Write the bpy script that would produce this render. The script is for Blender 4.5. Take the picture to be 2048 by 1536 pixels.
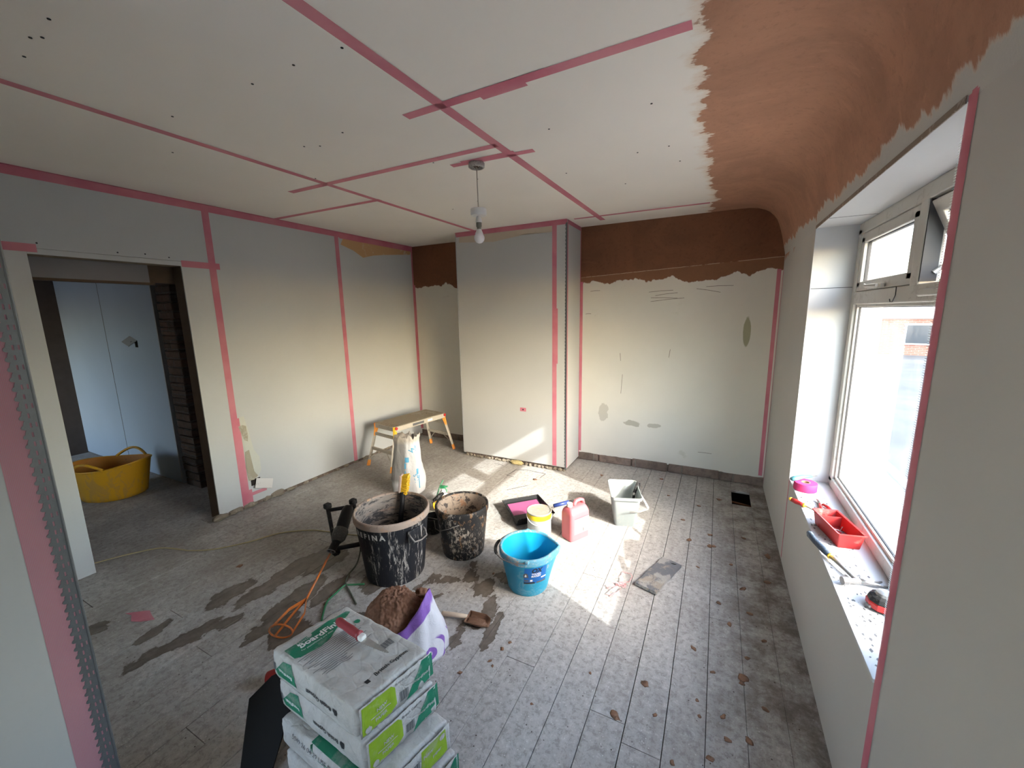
import bpy, bmesh, math, random
from math import sin, cos, pi, radians, atan2, sqrt
from mathutils import Vector, Matrix, noise
from mathutils.bvhtree import BVHTree

scene = bpy.context.scene
for o in list(bpy.data.objects):
    bpy.data.objects.remove(o)
col = scene.collection
R = random.Random(7)

# ------------------------------------------------------------------ camera
CAMZ = 1.62
F, YAW, PITCH, ROLL = 802.77, .4732, -.1739, -.0182
_cy, _sy, _cp, _sp, _cr, _sr = cos(YAW), sin(YAW), cos(PITCH), sin(PITCH), cos(ROLL), sin(ROLL)
_f = Vector((-_sy*_cp, _cy*_cp, _sp))
_right = Vector((_cy, _sy, 0)); _up = _right.cross(_f)
_r = _right*_cr + _up*_sr
_u = -_right*_sr + _up*_cr
cam_data = bpy.data.cameras.new('camera')
cam_data.sensor_fit = 'HORIZONTAL'; cam_data.sensor_width = 36.0
cam_data.lens = F/2048*36.0
cam_data.clip_start = .02; cam_data.clip_end = 500
cam = bpy.data.objects.new('camera', cam_data); col.objects.link(cam)
M3 = Matrix((_r, _u, -_f)).transposed()
cam.matrix_world = Matrix.Translation((0, 0, CAMZ)) @ M3.to_4x4()
scene.camera = cam

# ------------------------------------------------------------------ light
SUN_DIR = Vector((-1, .424, -.66)).normalized()
world = bpy.data.worlds.new('world'); scene.world = world; world.use_nodes = True
wn = world.node_tree; wn.nodes.clear()
wo = wn.nodes.new('ShaderNodeOutputWorld'); wb = wn.nodes.new('ShaderNodeBackground')
sky = wn.nodes.new('ShaderNodeTexSky')
sky.sky_type = 'NISHITA'; sky.sun_disc = False
sky.sun_elevation = radians(31.3); sky.sun_rotation = atan2(1, -.424)
sky.air_density = 1.0; sky.dust_density = 1.6; sky.ozone_density = 1.0
wb.inputs['Strength'].default_value = 0.85
tint = wn.nodes.new('ShaderNodeMix'); tint.data_type = 'RGBA'; tint.blend_type = 'MULTIPLY'   # thin warm haze over the sky
tint.inputs[0].default_value = 1.0; tint.inputs[7].default_value = (1.0, .94, .87, 1)
wn.links.new(sky.outputs[0], tint.inputs[6]); wn.links.new(tint.outputs[2], wb.inputs['Color']); wn.links.new(wb.outputs[0], wo.inputs['Surface'])
sl = bpy.data.lights.new('sun', 'SUN'); sl.energy = 2.15; sl.angle = radians(.6); sl.color = (1.0, .98, .95)
so = bpy.data.objects.new('sun', sl); col.objects.link(so)
so.rotation_euler = SUN_DIR.to_track_quat('-Z', 'Y').to_euler(); so.location = (8, -4, 6)
scene.view_settings.view_transform = 'Standard'; scene.view_settings.look = 'None'
scene.view_settings.gamma = 1.0; scene.view_settings.use_curve_mapping = False
scene.view_settings.exposure = 2.0

# ------------------------------------------------------------------ room numbers (metres)
XL, XR, YB, H = -3.524, .462, 4.163, 2.472
CY, CXL, CXR = 3.734, -2.557, -1.306
WY0, WY1, WZ0, WZ1 = 1.334, 2.902, .574, 2.062
DY0, DY1, DH = .871, 1.616, 2.005
FX = .652                       # inner face of the window frame

# ------------------------------------------------------------------ materials
class NT:
    def __init__(s, name):
        s.m = bpy.data.materials.new(name); s.m.use_nodes = True
        s.t = s.m.node_tree; s.n = s.t.nodes; s.b = s.n['Principled BSDF']; s.o = s.n['Material Output']
        s._pos = None
    def new(s, typ, **kw):
        n = s.n.new(typ)
        for k, v in kw.items(): setattr(n, k, v)
        return n
    def put(s, sock, v):
        if isinstance(v, bpy.types.NodeSocket): s.t.links.new(v, sock)
        elif isinstance(v, (tuple, list)) and len(v) == 3 and sock.type == 'RGBA': sock.default_value = (*v, 1)
        else: sock.default_value = v
    def math(s, op, a, b=0.0, c=None, clamp=False):
        n = s.new('ShaderNodeMath', operation=op, use_clamp=clamp)
        s.put(n.inputs[0], a); s.put(n.inputs[1], b)
        if c is not None: s.put(n.inputs[2], c)
        return n.outputs[0]
    def mix(s, f, a, b):
        n = s.new('ShaderNodeMix', data_type='RGBA')
        s.put(n.inputs[0], f); s.put(n.inputs[6], a); s.put(n.inputs[7], b)
        return n.outputs[2]
    def pos(s, obj=False):
        if obj: return s.new('ShaderNodeTexCoord').outputs['Object']
        if s._pos is None: s._pos = s.new('ShaderNodeNewGeometry').outputs['Position']
        return s._pos
    def xyz(s, v=None):
        n = s.new('ShaderNodeSeparateXYZ'); s.put(n.inputs[0], v if v is not None else s.pos()); return n.outputs
    def scaled(s, v, sc, loc=(0, 0, 0)):
        n = s.new('ShaderNodeMapping'); s.put(n.inputs[0], v); n.inputs['Scale'].default_value = sc; n.inputs['Location'].default_value = loc
        return n.outputs[0]
    def noise(s, scale, detail=4, rough=.55, v=None, dist=0.0):
        n = s.new('ShaderNodeTexNoise'); s.put(n.inputs['Vector'], v if v is not None else s.pos())
        n.inputs['Scale'].default_value = scale; n.inputs['Detail'].default_value = detail
        n.inputs['Roughness'].default_value = rough; n.inputs['Distortion'].default_value = dist
        return n.outputs[0]
    def voro(s, scale, v=None, feature='F1', out='Distance'):
        n = s.new('ShaderNodeTexVoronoi', feature=feature); s.put(n.inputs['Vector'], v if v is not None else s.pos())
        n.inputs['Scale'].default_value = scale
        return n.outputs[out]
    def ramp(s, f, a, b, lo=0.0, hi=1.0):
        n = s.new('ShaderNodeMapRange', interpolation_type='SMOOTHSTEP')
        s.put(n.inputs[0], f); s.put(n.inputs[1], a); s.put(n.inputs[2], b); s.put(n.inputs[3], lo); s.put(n.inputs[4], hi)
        return n.outputs[0]
    def bump(s, h, strength=.3, dist=.002):
        n = s.new('ShaderNodeBump'); s.put(n.inputs['Height'], h)
        n.inputs['Strength'].default_value = strength; n.inputs['Distance'].default_value = dist
        s.t.links.new(n.outputs[0], s.b.inputs['Normal'])
    def fin(s, color, rough=.8, metal=0.0, spec=None):
        s.put(s.b.inputs['Base Color'], color); s.put(s.b.inputs['Roughness'], rough); s.put(s.b.inputs['Metallic'], metal)
        if spec is not None: s.put(s.b.inputs['Specular IOR Level'], spec)
        return s.m

def plain(name, c, rough=.6, metal=0.0, var=.12, scale=30, bump=.15, bd=.001, dirt=None, dirt_amt=.5, dirt_scale=12):
    t = NT(name); v = t.pos(True)
    n = t.noise(scale, 5, .6, v)
    c1 = tuple(x*(1-var) for x in c); c2 = tuple(min(1, x*(1+var)) for x in c)
    k = t.mix(n, c1, c2)
    if dirt is not None:
        d = t.ramp(t.noise(dirt_scale, 8, .7, v), .62-dirt_amt*.25, .72-dirt_amt*.18)
        k = t.mix(d, k, dirt)
    t.bump(t.noise(scale*4, 3, .6, v), bump, bd)
    return t.fin(k, rough, metal)

def plasterboard(name, c, c2=None, stain=None):
    t = NT(name)
    big = t.noise(1.1, 3, .5); fine = t.noise(60, 3, .6)
    k = t.mix(t.ramp(big, .3, .7), c, c2 or tuple(x*.93 for x in c))
    k = t.mix(t.math('MULTIPLY', t.ramp(fine, .5, .8), .12), k, tuple(x*.8 for x in c))
    # scuffs
    sc = t.noise(7, 8, .75, t.scaled(t.pos(), (1.0, 3.0, 1.0)), 1.5)
    k = t.mix(t.math('MULTIPLY', t.ramp(sc, .70, .76), .35), k, tuple(x*.6 for x in c))
    t.bump(t.noise(180, 2, .5), .12, .0006)
    return t.fin(k, .88)

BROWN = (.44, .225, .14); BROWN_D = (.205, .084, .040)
PB_CEIL = (.83, .79, .735)
PB_WALL = (.51, .53, .535)
PINK = (.58, .15, .24)

def brown_tex(t, base=BROWN, dark=None):
    dark = dark or tuple(x*.55 for x in base)
    v = t.scaled(t.pos(), (1.0, 1.0, 1.0))
    n1 = t.noise(2.2, 8, .62, v, 1.2); n2 = t.noise(38, 8, .7, v)
    k = t.mix(t.ramp(n1, .35, .68), base, tuple(x*.78 for x in base))
    k = t.mix(t.math('MULTIPLY', t.ramp(n2, .5, .72), .45), k, dark)
    sw = t.noise(5, 6, .7, t.scaled(t.pos(), (.6, 2.5, 2.5)), .8)
    k = t.mix(t.math('MULTIPLY', t.ramp(sw, .55, .75), .35), k, tuple(min(1, x*1.35) for x in base))
    return k, n2

def ceiling_mat():
    t = NT('ceiling_plaster'); x, y, z = t.xyz()
    k0 = t.mix(t.ramp(t.noise(.8, 3), .3, .7), PB_CEIL, tuple(c*.94 for c in PB_CEIL))
    kb, n2 = brown_tex(t)
    # ragged trowelled edge of the brown skim, running along y
    e = t.noise(1, 9, .62, t.scaled(t.pos(), (5.0, 11.0, 5.0)))
    e2 = t.noise(2.2, 2, .5, t.scaled(t.pos(), (.6, 1, 1)))
    xb = t.math('ADD', x, t.math('ADD', t.math('MULTIPLY', t.math('SUBTRACT', t.noise(1, 10, .66, t.scaled(t.pos(), (4.0, 6.5, 5.0), (3, 1, 0))), .5), .30), t.math('MULTIPLY', t.math('SUBTRACT', e2, .5), .14)))
    m = t.ramp(xb, -.112, -.100)
    halo = t.math('MULTIPLY', t.ramp(xb, -.16, -.10), .45)
    # lower edge above the window
    zb = t.math('ADD', z, t.math('ADD', t.math('MULTIPLY', t.math('SUBTRACT', e, .5), .16), t.math('MULTIPLY', t.math('SUBTRACT', e2, .5), .05)))
    mz = t.ramp(zb, 2.118, 2.14)
    k = t.mix(halo, k0, (.62, .43, .28))
    k = t.mix(t.math('MULTIPLY', m, mz), k, kb)
    k = t.mix(t.math('MULTIPLY', t.ramp(x, .39, .43), t.math('SUBTRACT', 1.0, mz)), k, (.49, .485, .46))
    bl_ = t.math('MULTIPLY', m, t.ramp(t.noise(11, 8, .8, t.scaled(t.pos(), (1, 1.6, 1)), 1.0), .66, .72))
    k = t.mix(t.math('MULTIPLY', bl_, .55), k, (.10, .045, .025))
    t.bump(t.math('ADD', t.math('MULTIPLY', n2, m), t.math('MULTIPLY', t.noise(150, 2), .1)), .5, .004)
    return t.fin(k, .85)

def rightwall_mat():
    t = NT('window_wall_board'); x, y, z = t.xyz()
    k0 = t.mix(t.ramp(t.noise(.9, 3), .3, .7), (.49, .485, .46), (.455, .45, .43))  # same board, toned darker to stand for the dimmer light on this wall
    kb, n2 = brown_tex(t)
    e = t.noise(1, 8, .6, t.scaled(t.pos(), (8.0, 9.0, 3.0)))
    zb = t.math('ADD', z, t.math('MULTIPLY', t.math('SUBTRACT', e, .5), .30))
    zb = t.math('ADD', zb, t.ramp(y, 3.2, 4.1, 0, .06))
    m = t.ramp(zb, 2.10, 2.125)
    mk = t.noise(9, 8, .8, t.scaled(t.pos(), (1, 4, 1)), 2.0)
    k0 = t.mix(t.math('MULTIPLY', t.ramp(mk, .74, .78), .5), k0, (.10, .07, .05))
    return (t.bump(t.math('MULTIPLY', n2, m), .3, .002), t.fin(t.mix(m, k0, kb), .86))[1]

def backwall_mat():
    t = NT('old_painted_plaster'); x, y, z = t.xyz()
    cream = (.66, .635, .575)
    k0 = t.mix(t.ramp(t.noise(1.3, 4), .3, .7), cream, (.61, .59, .535))
    st = t.noise(2.4, 9, .72, t.scaled(t.pos(), (1.2, 1, 1.6)), .6)
    k0 = t.mix(t.math('MULTIPLY', t.ramp(st, .64, .70), .30), k0, (.36, .34, .24))
    sc = t.noise(5, 10, .8, t.scaled(t.pos(), (2.0, 1, 6.0)), 3.0)
    k0 = t.mix(t.math('MULTIPLY', t.ramp(sc, .71, .75), .5), k0, (.22, .19, .15))
    # oval grey-green filler patch and low grey smears
    def blob(cx, cz, rx, rz, amp=.25, fs=14):
        nn = t.noise(fs, 5, .6)
        a = t.math('DIVIDE', t.math('SUBTRACT', x, cx), rx); b = t.math('DIVIDE', t.math('SUBTRACT', z, cz), rz)
        d = t.math('SQRT', t.math('ADD', t.math('MULTIPLY', a, a), t.math('MULTIPLY', b, b)))
        d = t.math('ADD', d, t.math('MULTIPLY', t.math('SUBTRACT', nn, .5), amp*4))
        return t.ramp(d, 1.0, .85)
    k0 = t.mix(blob(.231, 1.42, .032, .14, .1), k0, (.33, .32, .22))
    k0 = t.mix(t.math('MULTIPLY', blob(-.73, .47, .09, .035, .35), .75), k0, (.34, .31, .25))
    k0 = t.mix(t.math('MULTIPLY', blob(-.52, .47, .07, .025, .35), .7), k0, (.36, .33, .27))
    k0 = t.mix(t.math('MULTIPLY', blob(-1.04, .56, .05, .11, .4), .6), k0, (.38, .35, .30))
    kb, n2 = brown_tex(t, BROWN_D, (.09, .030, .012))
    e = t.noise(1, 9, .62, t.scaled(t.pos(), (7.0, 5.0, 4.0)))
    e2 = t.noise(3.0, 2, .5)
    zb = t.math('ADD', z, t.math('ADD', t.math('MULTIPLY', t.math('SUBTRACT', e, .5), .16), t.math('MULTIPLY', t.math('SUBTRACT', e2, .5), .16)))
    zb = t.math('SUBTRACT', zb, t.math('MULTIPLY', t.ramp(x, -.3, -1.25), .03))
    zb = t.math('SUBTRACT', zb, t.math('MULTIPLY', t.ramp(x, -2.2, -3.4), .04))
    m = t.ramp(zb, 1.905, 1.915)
    # lighter weathered strip below a chased line
    zl = t.math('ADD', z, t.math('MULTIPLY', t.math('ADD', x, .5), -.045))
    zl = t.math('ADD', zl, t.math('MULTIPLY', t.noise(20, 2), .006))
    low = t.ramp(zl, 2.015, 2.005)
    kb = t.mix(t.math('MULTIPLY', low, .55), kb, (.25, .125, .065))
    line = t.math('MULTIPLY', t.ramp(t.math('ABSOLUTE', t.math('SUBTRACT', zl, 2.012)), .0035, .0015), t.ramp(t.noise(6, 5, .7), .40, .50))
    kb = t.mix(t.math('MULTIPLY', line, .8), kb, (.55, .42, .30))
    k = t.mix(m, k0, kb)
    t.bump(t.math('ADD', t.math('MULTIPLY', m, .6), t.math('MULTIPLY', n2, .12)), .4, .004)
    return t.fin(k, .88)

def brick_mat(name, c1=(.20, .145, .115), c2=(.11, .085, .07), mortar=(.20, .18, .155), axis='x', scale=1.0, soot=.5, bw=.42, rh=.09):
    t = NT(name); x, y, z = t.xyz()
    cmb = t.new('ShaderNodeCombineXYZ'); t.put(cmb.inputs[0], x if axis == 'x' else y); t.put(cmb.inputs[1], z)
    wob = t.math('MULTIPLY', t.noise(12, 3), .02)
    t.put(cmb.inputs[0], t.math('ADD', x if axis == 'x' else y, wob)); t.put(cmb.inputs[1], t.math('ADD', z, wob))
    b = t.new('ShaderNodeTexBrick'); t.put(b.inputs['Vector'], cmb.outputs[0])
    b.inputs['Scale'].default_value = scale; b.inputs['Brick Width'].default_value = bw; b.inputs['Row Height'].default_value = rh
    b.inputs['Mortar Size'].default_value = .008; b.inputs['Mortar Smooth'].default_value = .4
    b.inputs['Color1'].default_value = (*c1, 1); b.inputs['Color2'].default_value = (*c2, 1); b.inputs['Mortar'].default_value = (*mortar, 1)
    n = t.noise(16, 8, .7)
    k = t.mix(t.math('MULTIPLY', t.ramp(n, .4, .7), soot), b.outputs[0], tuple(c*.35 for c in c2))
    t.bump(t.math('ADD', t.math('MULTIPLY', b.outputs[1], -1.0), t.math('MULTIPLY', n, .8)), .8, .01)
    return t.fin(k, .92)

def floor_mat():
    t = NT('dusty_floorboards'); x, y, z = t.xyz()
    g = t.noise(1, 6, .6, t.scaled(t.pos(), (34.0, 2.6, 1.0)))
    cell = t.math('FLOOR', t.math('DIVIDE', t.math('SUBTRACT', x, .199), .1436))
    wn_ = t.new('ShaderNodeTexWhiteNoise', noise_dimensions='1D'); t.put(wn_.inputs['W'], cell)
    base = t.mix(wn_.outputs[0], (.42, .405, .385), (.47, .455, .435))
    k = t.mix(t.math('MULTIPLY', t.ramp(g, .35, .7), .45), base, (.30, .28, .26))
    # plaster dust, drips and paint flecks
    d = t.noise(2.0, 8, .65)
    k = t.mix(t.math('MULTIPLY', t.ramp(d, .42, .66), .55), k, (.52, .51, .485))
    mot = t.noise(34, 10, .82, None, .3)
    k = t.mix(t.math('MULTIPLY', t.ramp(mot, .50, .57), .62), k, (.245, .225, .205))
    fl = t.voro(55); k = t.mix(t.math('MULTIPLY', t.ramp(mot, .45, .38), .6), k, (.62, .61, .585))
    k = t.mix(t.math('MULTIPLY', t.ramp(fl, .16, .08), t.ramp(t.noise(9, 4), .44, .54)), k, (.66, .65, .62))
    fl2 = t.voro(32, t.scaled(t.pos(), (1, 1, 1), (3.1, 1.7, 0))); k = t.mix(t.math('MULTIPLY', t.ramp(fl2, .12, .07), t.ramp(t.noise(6, 4), .50, .56)), k, (.07, .055, .045))
    # brown dirt along the right wall
    rb = t.math('MULTIPLY', t.ramp(x, -.15, .40), t.ramp(t.noise(5, 8, .7), .36, .62))
    k = t.mix(t.math('MULTIPLY', rb, .75), k, (.105, .075, .055))
    # left part of the room is dirtier and warmer
    lb = t.math('MULTIPLY', t.ramp(x, -1.3, -2.6), t.ramp(t.noise(3, 7, .65), .35, .62))
    k = t.mix(t.math('MULTIPLY', lb, .40), k, (.20, .175, .15))
    # wet stains: ellipses (cx, cy, rx, ry, angle)
    n = t.new('ShaderNodeTexNoise'); t.put(n.inputs['Vector'], t.scaled(t.pos(), (9.0, 5.0, 1))); n.inputs['Scale'].default_value = 1.0; n.inputs['Detail'].default_value = 8; n.inputs['Roughness'].default_value = .62
    sep = t.new('ShaderNodeSeparateColor'); t.t.links.new(n.outputs['Color'], sep.inputs[0])
    wx = t.math('ADD', x, t.math('MULTIPLY', t.math('SUBTRACT', sep.outputs[0], .5), .20))
    wy = t.math('ADD', y, t.math('MULTIPLY', t.math('SUBTRACT', sep.outputs[1], .5), .34))
    stains = [(-2.36, .80, .05, .20, -.1), (-2.28, .93, .035, .13, -.3), (-2.86, .67, .05, .09, 0), (-2.55, .79, .03, .08, 0),
              (-2.50, 1.13, .06, .17, .1), (-2.36, 1.40, .07, .32, .05), (-2.10, 1.28, .07, .22, .1), (-1.98, 1.42, .06, .16, .1),
              (-2.25, 1.60, .09, .16, 0), (-2.05, 1.03, .05, .08, .2), (-1.92, 1.10, .12, .1, 0),
              (-1.04, 1.71, .035, .10, .35), (-.955, 1.60, .03, .09, .1), (-.93, 1.53, .026, .08, -.1), (-1.09, 1.44, .018, .11, .2),
              (-1.06, 1.56, .07, .03, 0), (-1.42, 1.80, .10, .035, .2), (-1.28, 1.89, .05, .075, 0), (-1.38, 1.67, .07, .022, .3), (-1.16, 1.83, .07, .09, .3),
              (-1.10, 1.98, .08, .04, .0), (-1.52, 1.72, .03, .05, 0), (-1.33, 1.99, .05, .03, 0), (-1.6, 1.35, .10, .05, .3), (-1.80, 1.62, .09, .12, .3)]
    acc = None
    for cx, cyy, rx, ry, an in stains:
        ca, sa = cos(an), sin(an)
        dx = t.math('SUBTRACT', wx, cx); dy = t.math('SUBTRACT', wy, cyy)
        a = t.math('ADD', t.math('MULTIPLY', dx, ca/rx), t.math('MULTIPLY', dy, sa/rx))
        b = t.math('ADD', t.math('MULTIPLY', dx, -sa/ry), t.math('MULTIPLY', dy, ca/ry))
        q = t.math('ADD', t.math('MULTIPLY', a, a), t.math('MULTIPLY', b, b))
        acc = q if acc is None else t.math('MINIMUM', acc, q)
    sm = t.ramp(acc, 1.15, .92)
    rim = t.math('MULTIPLY', sm, t.ramp(acc, .45, 1.0))
    wet = t.mix(t.ramp(t.noise(14, 6), .4, .65), (.095, .072, .052), (.155, .125, .098))
    k = t.mix(t.math('MULTIPLY', sm, .88), k, wet)
    k = t.mix(t.math('MULTIPLY', rim, .5), k, (.06, .042, .028))
    rough = t.math('SUBTRACT', .86, t.math('MULTIPLY', sm, .38))
    # faint cut marks near the hearth
    t.bump(t.math('ADD', t.math('MULTIPLY', mot, .5), t.math('MULTIPLY', g, .5)), .55, .003)
    return t.fin(k, rough)

def tape_mat():
    t = NT('pink_mesh_tape'); x, y, z = t.xyz()
    s = 1200.0
    def grid(a): return t.math('SINE', t.math('MULTIPLY', a, s))
    g = t.math('MAXIMUM', t.math('MAXIMUM', grid(x), grid(y)), grid(z))
    k = t.mix(t.ramp(t.noise(4, 4), .35, .65), (.66, .185, .26), (.72, .25, .31))
    t.fin(k, .8)
    tr = t.new('ShaderNodeBsdfTransparent'); mx = t.new('ShaderNodeMixShader')
    t.put(mx.inputs[0], .72); t.t.links.new(tr.outputs[0], mx.inputs[1]); t.t.links.new(t.b.outputs[0], mx.inputs[2])
    t.t.links.new(mx.outputs[0], t.o.inputs['Surface'])
    return t.m

def near_tape_mat():
    t = NT('open_weave_pink_tape'); x, y, z = t.xyz()
    w = 2*pi/.0027
    gy = t.ramp(t.math('SINE', t.math('MULTIPLY', y, w)), -.3, .1); gz = t.ramp(t.math('SINE', t.math('MULTIPLY', z, w)), -.3, .1)
    g = t.math('MAXIMUM', gy, gz)
    t.fin((.46, .20, .25), .8)
    tr = t.new('ShaderNodeBsdfTransparent'); mx = t.new('ShaderNodeMixShader')
    t.put(mx.inputs[0], t.math('ADD', t.math('MULTIPLY', g, .62), .22)); t.t.links.new(tr.outputs[0], mx.inputs[1]); t.t.links.new(t.b.outputs[0], mx.inputs[2])
    t.t.links.new(mx.outputs[0], t.o.inputs['Surface'])
    return t.m

def glass_mat():
    t = NT('dusty_window_glass')
    tr = t.new('ShaderNodeBsdfTransparent'); tr.inputs[0].default_value = (.93, .97, .96, 1)
    gl = t.new('ShaderNodeBsdfGlossy'); gl.inputs['Roughness'].default_value = .02; gl.inputs[0].default_value = (1, 1, 1, 1)
    fr = t.new('ShaderNodeLayerWeight'); fr.inputs[0].default_value = .5
    fc = t.math('POWER', fr.outputs['Facing'], 5.0)
    m1 = t.new('ShaderNodeMixShader'); t.put(m1.inputs[0], t.math('ADD', t.math('MULTIPLY', fc, .90), .07))
    t.t.links.new(tr.outputs[0], m1.inputs[1]); t.t.links.new(gl.outputs[0], m1.inputs[2])
    df = t.new('ShaderNodeBsdfTranslucent'); df.inputs[0].default_value = (.8, .82, .82, 1)
    v = t.scaled(t.pos(), (1, 2.0, 1.2))
    dust = t.math('ADD', .004, t.math('MULTIPLY', t.ramp(t.noise(3.5, 8, .7, v, 1.5), .42, .72), .02))
    m2 = t.new('ShaderNodeMixShader'); t.put(m2.inputs[0], dust)
    t.t.links.new(m1.outputs[0], m2.inputs[1]); t.t.links.new(df.outputs[0], m2.inputs[2])
    t.t.links.new(m2.outputs[0], t.o.inputs['Surface'])
    return t.m

def splat_mat(name, base, spots, amt=.5, scale=30, rough=.6, vert=1.0, spots2=None, bump=.3, thr=.55):
    t = NT(name); v = t.scaled(t.pos(True), (1, 1, vert))
    n = t.noise(scale, 9, .78, v, .8); n2 = t.noise(scale*.16, 5, .6, v)
    m = t.ramp(t.math('ADD', n, t.math('MULTIPLY', t.math('SUBTRACT', n2, .5), .5)), thr, thr+.06)
    k = t.mix(t.math('MULTIPLY', m, amt), base, spots)
    if spots2 is not None:
        n3 = t.noise(scale*.5, 7, .7, t.scaled(v, (1, 1, 1), (4, 2, 7)))
        k = t.mix(t.math('MULTIPLY', t.ramp(n3, .56, .62), .8), k, spots2)
    t.bump(n, bump, .002)
    return t.fin(k, rough)

M = {}
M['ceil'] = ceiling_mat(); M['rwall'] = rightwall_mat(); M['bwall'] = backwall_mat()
M['board'] = plasterboard('grey_plasterboard', PB_WALL)
M['board_ch'] = plasterboard('grey_plasterboard_chimney', (.50, .505, .495))
M['reveal'] = plasterboard('white_reveal_board', (.52, .53, .535))
M['hallboard'] = plasterboard('hall_plasterboard', (.41, .50, .60))  # grey board tinted blue for the cool daylight falling on it
M['brickx'] = brick_mat('sooty_brick_course', (.235, .175, .145), (.15, .115, .095), axis='x', rh=.17, bw=.45)
M['bricky'] = brick_mat('dark_brick_side', axis='y')
M['pier'] = brick_mat('dark_brick_pier', (.12, .075, .055), (.07, .05, .04), (.10, .09, .08), axis='x', bw=.23, rh=.085)
M['floor'] = floor_mat(); M['tape'] = tape_mat(); M['neartape'] = near_tape_mat(); M['glass'] = glass_mat()
M['upvc'] = splat_mat('dusty_white_upvc', (.50, .485, .445), (.30, .275, .235), .45, 18, .45, bump=.1)
M['gasket'] = plain('black_gasket', (.02, .02, .022), .6)
M['bead'] = plain('galvanised_bead', (.17, .18, .19), .42, .75, .15, 60)
M['beadz'] = plain('zinc_bead_pale', (.42, .44, .46), .5, .6, .15, 60)
M['timber'] = plain('dark_raw_timber', (.085, .058, .036), .85, 0, .35, 14, .4, .003)
M['timber2'] = plain('pale_stud_timber', (.24, .19, .13), .85, 0, .25, 14, .4, .003)
M['void'] = plain('underfloor_dirt', (.018, .014, .011), .95)
M['rubble'] = splat_mat('mortar_rubble', (.24, .205, .155), (.40, .37, .31), .6, 40, .95, bump=.8)
M['white_pl'] = plain('white_plastic', (.72, .72, .70), .4, 0, .05, 20, .05)
M['dotblack'] = plain('screw_head', (.02, .02, .02), .5, .3)

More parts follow.
